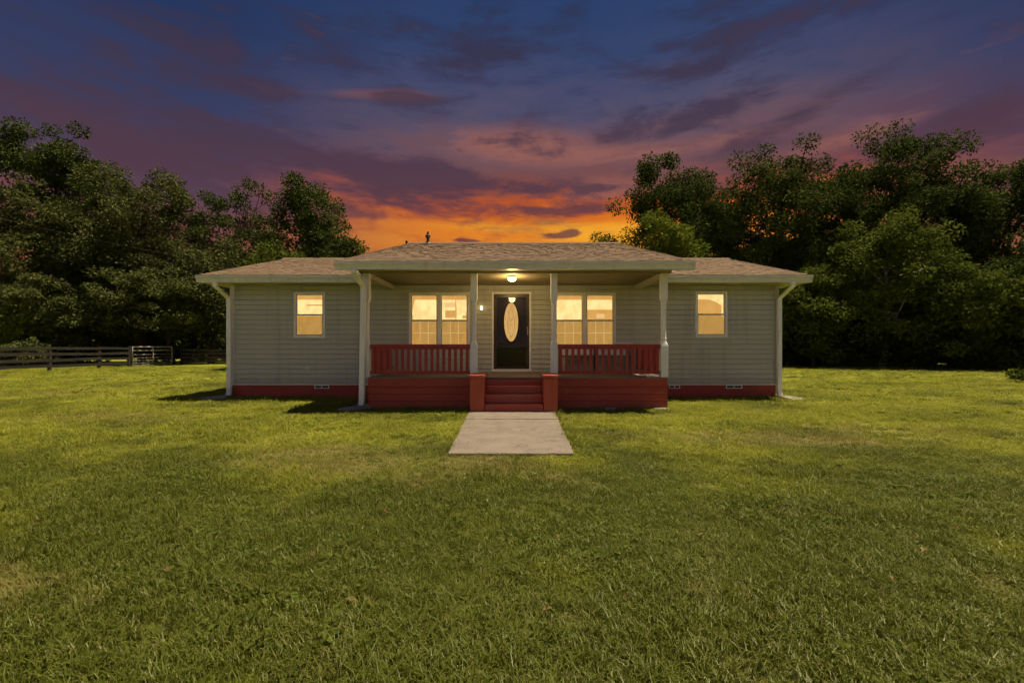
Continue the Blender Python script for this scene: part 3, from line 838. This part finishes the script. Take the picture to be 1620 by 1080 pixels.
# porch ceiling light
pl = H(MB().lathe((0.0, 10.15, 2.955), [(0.0,0.0),(0.075,0.0),(0.075,-0.03),(0.0,-0.03)], 20), 'porch_light', M['soffit'])
H(MB().lathe((0.0, 10.15, 2.925), [(0.095,0.0),(0.095,-0.03),(0.08,-0.065),(0.05,-0.08),(0.0,-0.085)], 20), 'lamp_bowl', M['lamp'], pl, smooth=True)
ld = bpy.data.lights.new('porch_lamp_light', 'POINT'); ld.energy = 21; ld.color = (1.0, 0.66, 0.28); ld.shadow_soft_size = 0.1
lo_ = bpy.data.objects.new('porch_lamp_light', ld); C.objects.link(lo_); lo_.location = (0, 10.15, 2.76)

# ------------------------------------------------------------------ things on the porch
bench = empty('porch_bench', (2.1, 11.1, DECK))
tag(bench, 'pale slatted bench with dark legs behind the right porch railing', 'bench')
def B(name, mat, x0, x1, y0, y1, z0, z1, bv=0.004):
    o = MB().box(x0-2.1, x1-2.1, y0-11.1, y1-11.1, z0-DECK, z1-DECK).build(name, mat, bench, bevel=bv)
    return o
for i, (a, b) in enumerate(((1.135,1.235),(1.245,1.345))):
    B('back_slat', M['fabric'], 1.22, 3.0, 11.40, 11.42, a, b)
for i in range(4):
    B('seat_slat', M['black'], 1.2, 3.02, 10.98+i*0.105, 11.07+i*0.105, DECK+0.40, DECK+0.425)
for xx in (1.2, 2.1, 2.98):
    B('leg', M['black'], xx, xx+0.04, 10.98, 11.02, DECK, DECK+0.40)
    B('leg', M['black'], xx, xx+0.04, 11.36, 11.40, DECK, DECK+0.66)
B('top_rail', M['fabric'], 2.62, 3.12, 11.38, 11.44, 1.415, 1.455)
B('rail_post', M['fabric'], 2.96, 3.0, 11.40, 11.42, 1.345, 1.414)
lb = MB()
lb.box(-0.13, 0.13, -0.02, 0.02, 0, 0.03)
lbo = lb.build('loose_board', M['brick_red'], bevel=0.004)
lbo.location = (2.78, 9.59, DECK+0.012); lbo.rotation_euler = (0, R(6), R(8))
tag(lbo, 'short loose orange-red board on the porch edge under the right railing', 'board')

# ------------------------------------------------------------------ splash blocks and pavers
def splash(x, y, rz, label):
    mb = MB()
    mb.v = [(-0.14,0.30,0),(0.14,0.30,0),(0.20,-0.32,0),(-0.20,-0.32,0),(-0.14,0.30,0.09),(0.14,0.30,0.09),(0.20,-0.32,0.05),(-0.20,-0.32,0.05),
            (-0.09,0.25,0.06),(0.09,0.25,0.06),(0.15,-0.325,0.025),(-0.15,-0.325,0.025)]
    mb.f = [(0,1,5,4),(1,2,6,5),(0,4,7,3),(3,7,11,10,6,2),(4,5,9,8),(5,6,10,9),(7,4,8,11),(8,9,10,11)]
    mb.mi = [0]*len(mb.f)
    o = mb.build('splash_block', M['splash']); o.location = (x, y, 0.0); o.rotation_euler = (0,0,R(rz))
    tag(o, label, 'splash block', 'splash blocks under the downspouts')
splash(-7.62, 11.30, -70, 'pale concrete splash block at the house corner nearest the fence')
splash(-3.30, 9.42, -35, 'pale concrete splash block at the foot of the porch downspout')
splash(7.05, 11.36, 15, 'pale concrete splash block at the house corner nearest the right-hand woods')
for i, (x0, x1, y0, lab) in enumerate(((1.55, 1.72, 9.50, 'leftmost small pale block peeping out under the right porch skirt'), (1.98, 2.22, 9.49, 'middle small pale block peeping out under the right porch skirt'), (3.02, 3.38, 9.46, 'pale flat concrete block at the right corner of the porch skirt'))):
    o = MB().box(x0, x1, y0-0.09, y0+0.055, -0.02, 0.035 + 0.012*(i == 1)).build('paver', M['splash'], bevel=0.01)
    tag(o, lab, 'paver', 'pale blocks along the porch skirt')

# ------------------------------------------------------------------ fences and gate
FX = -25.3
def fence(label, pts, mat, post_mat, rails, ph, bd, name='board_fence', post_w=0.12, skip_posts=()):
    f = empty(name, (pts[0][0], pts[0][1], 0)); tag(f, label, 'fence', 'board fences along the left edge of the lawn')
    ox, oy = pts[0]
    rg = random.Random(len(pts)*7)
    for i, (x, y) in enumerate(pts):
        h = ph + rg.uniform(-0.03, 0.05); lean = rg.uniform(-0.02, 0.02)
        mb = MB().sweep([(x-ox, y-oy, -0.1), (x-ox+lean, y-oy, h)], post_w, post_w)
        mb.build('post', post_mat, f)
    for i in range(len(pts)-1):
        (xa, ya), (xb, yb) = pts[i], pts[i+1]
        d = Vector((xb-xa, yb-ya, 0)); L = d.length; d.normalize(); nrm = Vector((d.y, -d.x, 0))
        for z in rails:
            za, zb = z + rg.uniform(-0.03, 0.03), z + rg.uniform(-0.03, 0.03)
            a = Vector((xa-ox, ya-oy, za)) + nrm*(post_w/2+0.004); b = Vector((xb-ox, yb-oy, zb)) + nrm*(post_w/2+0.004)
            mb = MB(); t = nrm*0.025; hh = Vector((0,0,bd/2))
            mb.v = [tuple(q) for q in (a-hh, b-hh, b-hh+t, a-hh+t, a+hh, b+hh, b+hh+t, a+hh+t)]
            mb.f = [(0,3,2,1),(4,5,6,7),(0,1,5,4),(1,2,6,5),(2,3,7,6),(3,0,4,7)]; mb.mi = [0]*6
            mb.build('rail_board', mat, f)
    return f
fence('weathered grey four-board fence left of the metal gate', [(FX, y) for y in (12.6, 15.5, 18.4, 21.3, 24.2, 27.1, 29.2)], M['fence'], M['old_fence'], (0.28, 0.60, 0.92, 1.24), 1.33, 0.15)
fence('dark weathered board fence between the metal gate and the red shed', [(-24.9, 33.35), (-22.9, 33.4), (-20.6, 33.5), (-18.2, 33.5), (-15.8, 33.5), (-13.4, 33.5)], M['old_fence'], M['fence'], (0.25, 0.52, 0.80, 1.08), 1.3, 0.16)
gate = empty('farm_gate', (FX, 29.45, 0)); tag(gate, 'pale tubular metal farm gate standing in the board fence', 'gate')
def gt(pts, r, name): MB().tube([(0, y, z) for y, z in pts], r, 8).build(name, M['steel'], gate, smooth=True)
L = 3.5
gt([(0.02,0.10),(0.02,1.22),(0.04,1.29),(0.12,1.33),(L-0.12,1.33),(L-0.04,1.29),(L-0.02,1.22),(L-0.02,0.10),(L-0.06,0.08),(0.06,0.08),(0.02,0.12)], 0.045, 'gate_frame')
for z in (0.24, 0.40, 0.58, 0.80, 1.08):
    gt([(0.04, z), (L-0.04, z)], 0.026 if z < 1 else 0.034, 'gate_bar')
gt([(L/2, 0.08), (L/2, 1.33)], 0.03, 'gate_brace')
MB().box(-0.07, 0.07, -0.20, -0.06, -0.1, 1.38).build('gate_post', M['fence'], gate)
MB().box(-0.07, 0.07, L+0.06, L+0.22, -0.1, 1.32).build('gate_post', M['fence'], gate)

# ------------------------------------------------------------------ red shed behind the house
shed = empty('red_shed', (-20.2, 34.6, 0)); tag(shed, 'small red board shed half hidden behind the left house corner', 'shed')
n = 0
for i in range(12):
    MB().box(-1.0+i*0.24, -1.0+i*0.24+0.225, 0, 0.03, 0, 2.35).build('wall_board', M['shed'], shed)
MB().box(-0.99, 1.87, 0.032, 2.4, 0, 2.34).build('shed_wall', M['shed'], shed)
MB().box(-1.08, -0.94, -0.06, -0.004, 0, 2.5).build('corner_post', M['shed'], shed)
MB().prism_x(-1.45, 2.2, [(-0.35,2.36),(-0.35,2.46),(1.2,3.0),(2.8,2.46),(2.8,2.36),(1.2,2.88)]).build('shed_roof', M['shed'], shed)
MB().box(-0.8, -0.35, -0.04, -0.005, 0.9, 1.7).build('shed_window', M['fabric'], shed)

# ------------------------------------------------------------------ overhead service line
a = Vector((-36, 24, 10.7)); b = Vector((-7.6, 16.2, 3.9))
pts = []
for i in range(41):
    t = i/40
    p = a.lerp(b, t); p.z -= 4*0.47*t*(1-t); pts.append(p)
tag(MB().tube(pts, 0.0065, 5).build('power_line', M['bark']), 'thin overhead cable sagging in front of the left trees', 'cable')

# ------------------------------------------------------------------ foliage
def add_mesh_np(name, V, Q, rnd, mats, mat_idx=None):
    me = bpy.data.meshes.new(name)
    nv, nf = len(V), len(Q)
    me.vertices.add(nv); me.vertices.foreach_set('co', np.ascontiguousarray(V, dtype=np.float32).ravel())
    me.loops.add(nf*4); me.loops.foreach_set('vertex_index', np.ascontiguousarray(Q, dtype=np.int32).ravel())
    me.polygons.add(nf); me.polygons.foreach_set('loop_start', np.arange(0, nf*4, 4, dtype=np.int32))
    me.update(calc_edges=True)
    at = me.attributes.new('rnd', 'FLOAT', 'FACE'); at.data.foreach_set('value', np.ascontiguousarray(rnd, dtype=np.float32))
    for m in mats: me.materials.append(m)
    return me
def leaf_cloud(rs, centres, radii, per, size, flat=0.7, droop=0.0, shade=None):
    """diamond leaves spread through clusters; returns verts, quads, per-face random"""
    n = len(centres)
    cid = np.repeat(np.arange(n), per)
    N = len(cid)
    d = rs.normal(size=(N, 3)); d /= np.linalg.norm(d, axis=1)[:, None] + 1e-9
    r = rs.random(N)**0.45
    off = d * r[:, None] * radii[cid][:, None]
    off[:, 2] *= flat
    P = centres[cid] + off
    # leaf axes: pointing outward, roughly level faces
    ax = d*0.8 + rs.normal(size=(N, 3))*0.6; ax[:, 2] -= 0.25 + droop
    ax /= np.linalg.norm(ax, axis=1)[:, None] + 1e-9
    up = rs.normal(size=(N, 3))*0.75 + np.array([0, 0, 1.0])
    sd_ = np.cross(ax, up); sd_ /= np.linalg.norm(sd_, axis=1)[:, None] + 1e-9
    nn = np.cross(sd_, ax)
    L = size*(0.6 + 0.8*rs.random(N))[:, None]; W = L*(0.24 + 0.14*rs.random(N))[:, None]
    V = np.empty((N, 4, 3))
    V[:, 0] = P; V[:, 1] = P + ax*L*0.45 + sd_*W + nn*L*0.08; V[:, 2] = P + ax*L; V[:, 3] = P + ax*L*0.45 - sd_*W + nn*L*0.08
    Q = np.arange(N*4).reshape(N, 4)
    base = rs.random(n)
    rnd = np.clip(base[cid]*0.6 + rs.random(N)*0.4, 0, 1)
    return V.reshape(-1, 3), Q, rnd
def tube_np(p0, p1, r0, r1, seg=5, bend=None, rs=None, steps=3):
    t = np.linspace(0, 1, steps+1)[:, None]
    P = p0*(1-t) + p1*t
    if bend is not None: P = P + np.sin(t*np.pi)*bend
    rad = r0*(1-t[:, 0]) + r1*t[:, 0]
    V = []
    for i in range(steps+1):
        dd = P[min(i+1, steps)] - P[max(i-1, 0)]; dd /= np.linalg.norm(dd)+1e-9
        u = np.array([0, 0, 1.0]) if abs(dd[2]) < 0.9 else np.array([1.0, 0, 0])
        a = np.cross(dd, u); a /= np.linalg.norm(a); c = np.cross(a, dd)
        for k in range(seg):
            th = 2*math.pi*k/seg
            V.append(P[i] + (a*math.cos(th) + c*math.sin(th))*rad[i])
    Q = [[i*seg+k, i*seg+(k+1) % seg, (i+1)*seg+(k+1) % seg, (i+1)*seg+k] for i in range(steps) for k in range(seg)]
    return np.array(V), np.array(Q), P
def tree(label, x, y, height, width, seed, leaf='leaf_dark', bark='bark', name='oak_tree', base=0.25, clusters=110, per=190, size=0.24,
         crad=(0.7, 1.25), lean=(0, 0), depth=None, shape=1.0, cat='tree', group='trees round the lawn', trunk_r=None, fill=0.5, flat=0.7):
    rs = np.random.default_rng(seed)
    root = empty(name, (x, y, 0)); tag(root, label, cat, group)
    depth = depth or width
    H_ = height; cz = H_*(base + 1)/2; hz_ = H_*(1-base)/2
    # trunk
    tr = trunk_r or max(0.08, H_*0.016)
    fork = H_*(base + 0.12)
    top = np.array([lean[0]*H_, lean[1]*H_, H_*0.74])
    TV = []; TQ = []; off = 0
    def addt(v, q):
        nonlocal off
        TV.append(v); TQ.append(q + off); off += len(v)
    trunk_bend = np.array([rs.normal()*0.3, rs.normal()*0.3, 0])
    v, q, Pt = tube_np(np.zeros(3) - np.array([0,0,0.1]), top, tr*1.25, tr*0.18, 8, trunk_bend, steps=9); addt(v, q)
    # limbs
    skel = [Pt[i] for i in range(3, len(Pt))]; tips = [Pt[-1]]
    nl = int(6 + H_*0.25)
    for i in range(nl):
        t = rs.uniform(0.30, 0.85); p0 = Pt[int(t*9)]
        an = 2*math.pi*(i/nl) + rs.normal()*0.4
        rr = rs.uniform(0.55, 0.9)
        zf = np.clip(t + rs.uniform(0.0, 0.25), 0, 0.95)
        env = math.sqrt(max(0.05, 1-((zf*H_-cz)/hz_)**2)) if abs(zf*H_-cz) < hz_ else 0.3
        p1 = np.array([math.cos(an)*width/2*rr*env, math.sin(an)*depth/2*rr*env, zf*H_]) + np.array([lean[0], lean[1], 0])*zf*H_
        v, q, Pl = tube_np(p0, p1, tr*0.45*(1-t*0.5), tr*0.08, 5, np.array([0, 0, -rs.uniform(0, 0.06)*H_]), steps=5); addt(v, q)
        skel += [Pl[j] for j in range(2, 6)]; tips.append(Pl[-1])
    skel = np.array(skel); tips = np.array(tips)
    # leaf clusters inside an uneven envelope
    d = rs.normal(size=(clusters, 3)); d /= np.linalg.norm(d, axis=1)[:, None]
    lobes = rs.normal(size=(7, 3)); lobes /= np.linalg.norm(lobes, axis=1)[:, None]
    bulge = 0.80 + 0.30*np.max(np.clip(d @ lobes.T, 0, 1)**3, axis=1)*rs.uniform(0.7, 1.15, clusters)
    r = (fill + (1-fill)*rs.random(clusters))*bulge
    cc = d*r[:, None]*np.array([width/2, depth/2, hz_]); cc[:, 2] += cz
    zt = np.clip((cc[:, 2]/H_ - base)/(1-base), 0, 1)
    cc[:, :2] *= (1 + (shape-1)*(zt-0.5))[:, None]
    cc[:, 0] += lean[0]*cc[:, 2]; cc[:, 1] += lean[1]*cc[:, 2]
    cc[:, 2] = np.maximum(cc[:, 2], 0.35)
    cc = np.concatenate([cc, tips]); clusters = len(cc)
    rad = rs.uniform(crad[0], crad[1], clusters)
    for i in range(clusters):
        j = np.argmin(np.linalg.norm(skel - cc[i], axis=1) + np.maximum(0, skel[:, 2]-cc[i][2])*0.8)
        v, q, _ = tube_np(skel[j], cc[i], tr*0.10+0.012, 0.010, 3, np.array([0, 0, 0.08*rs.normal()]), steps=2); addt(v, q)
    V, Q, rnd = leaf_cloud(rs, cc, rad, int(per*1.3), size*0.86, flat)
    crown = bpy.data.objects.new('crown', add_mesh_np('crown', V, Q, rnd, [M[leaf]])); C.objects.link(crown); crown.parent = root
    TV = np.concatenate(TV); TQ = np.concatenate(TQ)
    trk = bpy.data.objects.new('trunk', add_mesh_np('trunk', TV, TQ, np.zeros(len(TQ)), [M[bark]])); C.objects.link(trk); trk.parent = root
    trk.data.polygons.foreach_set('use_smooth', [True]*len(trk.data.polygons))
    return root
def at(px, D): return (px-810)/F*D
def ht(py, D): return CAMZ + (548-py)/F*D

def T(label, px, D, top, wpx, seed, **kw):
    return tree(label, at(px, D), D, ht(top, D)*0.985, wpx/F*D*1.1, seed, **kw)
# left woods
T('tall open-crowned dark tree rising highest at the far left', 88, 41, 188, 165, 11, clusters=100, base=0.5, fill=0.3, per=190, size=0.26)
T('broad olive tree at the left frame edge behind the fence', 5, 34, 285, 190, 12, leaf='leaf_olive', base=0.12, clusters=150, per=180)
T('rounded olive-brown oak behind the gravel drive', 125, 37, 312, 170, 13, leaf='leaf_olive', base=0.15, clusters=130, per=180)
T('large rounded olive oak behind the metal gate', 225, 37, 258, 210, 14, leaf='leaf_olive', base=0.15, clusters=200, per=190)
T('slim dark tree with a bare black trunk left of the house roof', 375, 41, 278, 140, 15, leaf='leaf_dark', base=0.30, clusters=75, per=150, fill=0.4, crad=(0.6, 1.1))
T('tall dark oak with a leaning crown just left of the sunset gap', 488, 38, 258, 120, 16, leaf='leaf_dark', base=0.28, clusters=80, per=170, fill=0.4, crad=(0.6, 1.15))
T('lower dark oak whose round side meets the sunset glow', 535, 36, 325, 95, 17, leaf='leaf_dark', base=0.2, clusters=70, per=190)
T('bushy green tree showing above the left roof slope', 465, 27, 374, 130, 18, leaf='leaf_mid', base=0.15, clusters=60, per=200, size=0.2, crad=(0.5, 0.9))
T('small pale olive tree with drooping boughs behind the metal gate', 265, 33.6, 400, 150, 19, leaf='leaf_olive', base=0.22, clusters=80, per=190, size=0.2, crad=(0.5, 0.95), name='small_tree', flat=0.5)
T('small pale olive tree behind the fence left of the gate', 120, 31.5, 420, 150, 20, leaf='leaf_olive', base=0.25, clusters=70, per=190, size=0.2, crad=(0.5, 0.95), name='small_tree', flat=0.5)
T('dark leafy tree directly left of the house eave', 335, 35, 370, 100, 21, leaf='leaf_olive', base=0.12, clusters=75, per=180, size=0.22, name='small_tree')
T('low light green sapling at the left frame edge', 0, 29.5, 470, 70, 22, leaf='leaf_mid', base=0.2, clusters=22, per=160, size=0.2, crad=(0.45, 0.8), name='sapling')
# right woods
T('far round dark tree at the right end of the sunset gap', 962, 42, 346, 84, 31, leaf='leaf_dark', base=0.1, clusters=60, per=170)
T('bright green bushy tree above the right porch roof corner', 1045, 25, 334, 118, 32, leaf='leaf_bright', base=0.1, clusters=75, per=200, size=0.19, crad=(0.45, 0.85))
T('tall dense dark oak left of the right woods', 1062, 38, 243, 170, 33, leaf='leaf_dark', base=0.2, clusters=170, per=200)
T('large dark oak with spreading visible limbs above the right roof', 1235, 36, 220, 225, 34, leaf='leaf_dark', base=0.26, clusters=165, per=190, fill=0.45)
T('tallest broad oak of the right woods', 1435, 34, 203, 240, 35, leaf='leaf_dark', base=0.25, clusters=205, per=190, fill=0.4)
T('big oak leaning in at the right frame edge', 1600, 32, 228, 200, 36, leaf='leaf_dark', base=0.25, clusters=120, per=190, fill=0.4)
T('light green young tree beside the right gutter end', 1285, 29, 408, 110, 37, leaf='leaf_mid', base=0.06, clusters=80, per=200, size=0.19, crad=(0.45, 0.9), name='young_tree')
T('mid green round tree in front of the tallest oak', 1395, 28, 330, 160, 38, leaf='leaf_mid', base=0.08, clusters=125, per=200, size=0.2, crad=(0.5, 1.0), name='young_tree', bark='pale_bark')
T('dense green tree before the right frame-edge oak', 1530, 26, 392, 160, 39, leaf='leaf_mid', base=0.05, clusters=120, per=200, size=0.19, crad=(0.5, 0.95), name='young_tree')
T('dark green tree cut by the right frame edge', 1655, 25, 360, 150, 40, leaf='leaf_dark', base=0.05, clusters=110, per=200, size=0.19, crad=(0.5, 0.95), name='young_tree')
T('slender young tree between the gutter end and the woods', 1335, 32, 360, 110, 41, leaf='leaf_mid', base=0.1, clusters=80, per=190, size=0.2, crad=(0.5, 0.95), name='young_tree')
T('dark tree filling the gap low behind the right wing roof', 1165, 43, 285, 190, 42, leaf='leaf_dark', base=0.15, clusters=140, per=180, size=0.26)
T('dark tree standing between the two big oaks of the right woods', 1335, 42, 262, 170, 43, leaf='leaf_dark', base=0.2, clusters=110, per=170, size=0.26)
# small leafy shrub at the right edge of the lawn
T('small leafy shrub low on the lawn at the right frame edge', 1625, 16.5, 590, 46, 51, leaf='leaf_mid', base=0.02, clusters=16, per=60, size=0.10, crad=(0.12, 0.22), name='shrub', cat='shrub', group='shrubs', trunk_r=0.02)
T('olive low shrub behind the fence at the far left', 35, 27.5, 532, 50, 52, leaf='leaf_olive', base=0.02, clusters=22, per=110, size=0.14, crad=(0.2, 0.42), name='shrub', cat='shrub', group='shrubs', trunk_r=0.03)

# undergrowth: unbroken leafy mass at the foot of the woods
def undergrowth(name, line, h, seed, leaf, n=150, per=190, dep=4.0, size=0.22, rmin=0.5, rmax=1.1):
    rs = np.random.default_rng(seed)
    line = np.array(line, float)
    seg = np.linalg.norm(np.diff(line, axis=0), axis=1); cum = np.concatenate([[0], np.cumsum(seg)])
    s = rs.random(n)*cum[-1]; P = np.stack([np.interp(s, cum, line[:, 0]), np.interp(s, cum, line[:, 1])], 1)
    t = rs.random(n)
    rad = rs.uniform(rmin, rmax, n)
    P[:, 1] += t*dep + 0.6
    z = rs.random(n)**1.2*h*(0.5+0.5*t) + 0.3
    V, Q, rnd = leaf_cloud(rs, np.stack([P[:, 0], P[:, 1], z], 1), rad, per, size, 0.8)
    V[:, 2] = np.maximum(V[:, 2], 0.01)
    o = bpy.data.objects.new(name, add_mesh_np(name, V, Q, rnd, [M[leaf]])); C.objects.link(o)
    return o
tag(undergrowth('undergrowth', [(16, 31), (18.5, 29.6), (23, 27.2), (26.5, 23.4), (34, 20)], 3.6, 61, 'leaf_dark', 210, 190, 3.5), 'dark undergrowth at the foot of the right woods', 'undergrowth', kind='stuff')
tag(undergrowth('undergrowth', [(-48, 34), (-36, 35), (-27, 37), (-18, 39), (-8, 41), (4, 42)], 4.5, 62, 'leaf_dark', 260, 180, 4.0), 'dark undergrowth at the foot of the left woods', 'undergrowth', kind='stuff')
tag(undergrowth('far_woods', [(-70, 46), (-45, 47), (-15, 50), (-4, 56)], 12.5, 63, 'leaf_dark', 640, 130, 5.0, 0.6, 1.0, 1.7), 'far dark woods behind the left trees', 'woods', kind='stuff')
tag(undergrowth('far_woods', [(12, 46), (25, 42), (36, 36), (50, 30), (60, 22)], 9.5, 64, 'leaf_dark', 560, 130, 5.0, 0.6, 1.0, 1.7), 'far dark woods behind the right trees', 'woods', kind='stuff')

# ------------------------------------------------------------------ lawn blades
rs = np.random.default_rng(5)
protos = []
def tuft(i, nb, spread, hmin, hmax, wid):
    V = []; Fq = []; rnd = []
    for b in range(nb):
        a = rs.random()*6.283; rr = spread*math.sqrt(rs.random())
        bx, by = rr*math.cos(a), rr*math.sin(a)
        h = rs.uniform(hmin, hmax); th = rs.random()*6.283; ln = h*rs.uniform(0.25, 1.3)
        wv = wid*rs.uniform(0.7, 1.3)
        sx, sy = -math.sin(th)*wv, math.cos(th)*wv
        ox, oy = math.cos(th)*ln, math.sin(th)*ln
        k = len(V)
        V += [(bx-sx, by-sy, -0.005), (bx+sx, by+sy, -0.005), (bx+ox*0.35+sx*0.8, by+oy*0.35+sy*0.8, h*0.62), (bx+ox*0.35-sx*0.8, by+oy*0.35-sy*0.8, h*0.62), (bx+ox, by+oy, h*rs.uniform(0.75, 1.0))]
        Fq += [(k, k+1, k+2, k+3), (k+3, k+2, k+4)]
        r = rs.random(); rnd += [r, r]
    me = bpy.data.meshes.new('grass_tuft'); me.from_pydata(V, [], Fq); me.materials.append(M['blade'])
    at_ = me.attributes.new('rnd', 'FLOAT', 'FACE'); at_.data.foreach_set('value', rnd)
    o = bpy.data.objects.new('grass_tuft_source', me)
    return o
tcol = bpy.data.collections.new('grass_tuft_sources')
for i in range(6): tcol.objects.link(tuft(i, 22, 0.055, 0.016, 0.048 + 0.007*i, 0.0021))
def rosette(i):
    V = []; Fq = []; rnd = []
    for b in range(9):
        th = b*2.4 + rs.random(); ln = rs.uniform(0.03, 0.065); wv = ln*rs.uniform(0.2, 0.32); h = rs.uniform(0.012, 0.04)
        c_, s_ = math.cos(th), math.sin(th); k = len(V)
        V += [(0, 0, 0.004), (c_*ln*0.55 - s_*wv, s_*ln*0.55 + c_*wv, h), (c_*ln, s_*ln, h*0.7), (c_*ln*0.55 + s_*wv, s_*ln*0.55 - c_*wv, h)]
        Fq.append((k, k+1, k+2, k+3)); rnd.append(0.2)
    me = bpy.data.meshes.new('weed_rosette'); me.from_pydata(V, [], Fq); me.materials.append(M['leaf_mid'])
    at_ = me.attributes.new('rnd', 'FLOAT', 'FACE'); at_.data.foreach_set('value', rnd)
    return bpy.data.objects.new('weed_rosette_source', me)
for i in range(2): tcol.objects.link(rosette(i))
M['litter'] = leaf_mat('fallen_leaf', (0.16,0.085,0.035), (0.22,0.14,0.06))
lm = bpy.data.meshes.new('weed_rosette_x'); lm.from_pydata([(-0.03,0,0.03),(0,-0.014,0.036),(0.035,0,0.032),(0,0.014,0.042)], [], [(0,1,2,3)]); lm.materials.append(M['litter'])
lm.attributes.new('rnd', 'FLOAT', 'FACE').data.foreach_set('value', [0.5])
tcol.objects.link(bpy.data.objects.new('zz_fallen_leaf_source', lm))
def field(y0, y1, dens, smin, smax, seed, margin=1.6):
    r = np.random.default_rng(seed)
    half = 810/F*y1 + margin
    n = int((y1-y0)*2*half*dens)
    x = r.uniform(-half, half, n); y = r.uniform(y0, y1, n)
    ok = np.abs(x) < 810/F*np.maximum(y, 0.5)*1.06 + margin
    ex = 0.74 + 0.07*r.random(n) + np.clip(y-5.4, 0, 3)*0.02
    ok &= ~((x > -ex-0.02) & (x < ex) & (y > 5.43 + 0.04*r.random(n)))         # path and steps
    ok &= ~((x > XL) & (x < XR) & (y > YW-0.02))
    ok &= ~((x > PX0-0.02) & (x < PX1+0.02) & (y > PY0-0.03) & (y < YW+1))
    ok &= ~((x < -20) & (y > 34)) & ~((y > 31) & (x > 17))
    x, y = x[ok], y[ok]
    return x, y, r.uniform(smin, smax, len(x)), r
parts = [field(0.9, 3.4, 900, 0.75, 1.25, 1), field(3.4, 6.0, 560, 0.9, 1.4, 2), field(6.0, 10.5, 260, 1.1, 1.7, 3), field(10.5, 17, 90, 1.5, 2.3, 4), field(17, 30, 26, 2.0, 3.0, 5)]
X = np.concatenate([p[0] for p in parts]); Y = np.concatenate([p[1] for p in parts]); SC = np.concatenate([p[2] for p in parts])
N = len(X); rr = np.random.default_rng(9)
# uneven mowing: patchy height
hn = np.interp(Y, [2, 6], [0.88, 0.68]) + 0.25*np.sin(X*2.1+np.sin(Y*1.7)*1.5) * np.cos(Y*2.7+np.sin(X*1.3)) + 0.15*rr.normal(size=N)
SCZ = SC**0.6*np.clip(hn, 0.4, 1.7)
# untrimmed grass against the walls, skirt, steps and path edge
edge = ((X > XL-0.15) & (X < XR+0.15) & (Y > YW-0.16) & (Y < YW+0.1)) | ((X > PX0-0.15) & (X < PX1+0.15) & (Y > PY0-0.16) & (Y < PY0)) | ((np.abs(np.abs(X)-0.86) < 0.07) & (Y > 5.4) & (Y < 8.9))
SCZ = np.where(edge & (rr.random(N) < 0.6), SCZ*1.7, SCZ)
me = bpy.data.meshes.new('lawn_grass')
me.vertices.add(N)
me.vertices.foreach_set('co', np.stack([X, Y, np.full(N, 0.0)], 1).astype(np.float32).ravel())
for nm, arr in (('sxy', SC), ('sz', SCZ), ('rot', rr.uniform(0, 6.283, N)), ('tx', rr.normal(size=N)*0.12), ('ty', rr.normal(size=N)*0.12)):
    a_ = me.attributes.new(nm, 'FLOAT', 'POINT'); a_.data.foreach_set('value', arr.astype(np.float32))
a_ = me.attributes.new('pick', 'INT', 'POINT'); a_.data.foreach_set('value', np.where((rr.random(N) < 0.10) & (np.sin(X*1.7+1)*np.sin(Y*2.3+X) > 0.25), rr.integers(6, 8, N), np.where(rr.random(N) < 0.0015, 8, rr.integers(0, 6, N))).astype(np.int32))
me.materials.append(M['blade'])
lawn = bpy.data.objects.new('lawn_grass', me); C.objects.link(lawn)
tag(lawn, 'mown green lawn with dry straw-coloured patches round the house', 'grass', kind='stuff')
ng = bpy.data.node_groups.new('scatter_grass', 'GeometryNodeTree')
ng.interface.new_socket('Geometry', in_out='INPUT', socket_type='NodeSocketGeometry')
ng.interface.new_socket('Geometry', in_out='OUTPUT', socket_type='NodeSocketGeometry')
gn = ng.nodes; gl = ng.links
gi = gn.new('NodeGroupInput'); go = gn.new('NodeGroupOutput')
ci = gn.new('GeometryNodeCollectionInfo'); ci.inputs['Collection'].default_value = tcol; ci.inputs['Separate Children'].default_value = True; ci.inputs['Reset Children'].default_value = True
ip = gn.new('GeometryNodeInstanceOnPoints'); ip.inputs['Pick Instance'].default_value = True
def na(name, t='FLOAT'):
    k = gn.new('GeometryNodeInputNamedAttribute'); k.data_type = t; k.inputs['Name'].default_value = name
    return k.outputs['Attribute']
cs = gn.new('ShaderNodeCombineXYZ'); cr = gn.new('ShaderNodeCombineXYZ')
sxy = na('sxy')
gl.new(sxy, cs.inputs[0]); gl.new(sxy, cs.inputs[1]); gl.new(na('sz'), cs.inputs[2])
gl.new(na('tx'), cr.inputs[0]); gl.new(na('ty'), cr.inputs[1]); gl.new(na('rot'), cr.inputs[2])
gl.new(gi.outputs[0], ip.inputs['Points']); gl.new(ci.outputs[0], ip.inputs['Instance'])
gl.new(na('pick', 'INT'), ip.inputs['Instance Index'])
gl.new(cr.outputs[0], ip.inputs['Rotation']); gl.new(cs.outputs[0], ip.inputs['Scale'])
gl.new(ip.outputs[0], go.inputs[0])
md = lawn.modifiers.new('scatter', 'NODES'); md.node_group = ng

# ------------------------------------------------------------------ render settings
sc.cycles.max_bounces = 4
sc.cycles.use_light_tree = False
sc.cycles.diffuse_bounces = 2
sc.cycles.use_adaptive_sampling = True
sc.cycles.adaptive_threshold = 0.05
sc.cycles.glossy_bounces = 2
sc.cycles.transmission_bounces = 4
sc.cycles.transparent_max_bounces = 12
sc.cycles.use_denoising = True
sc.cycles.sample_clamp_indirect = 4.0
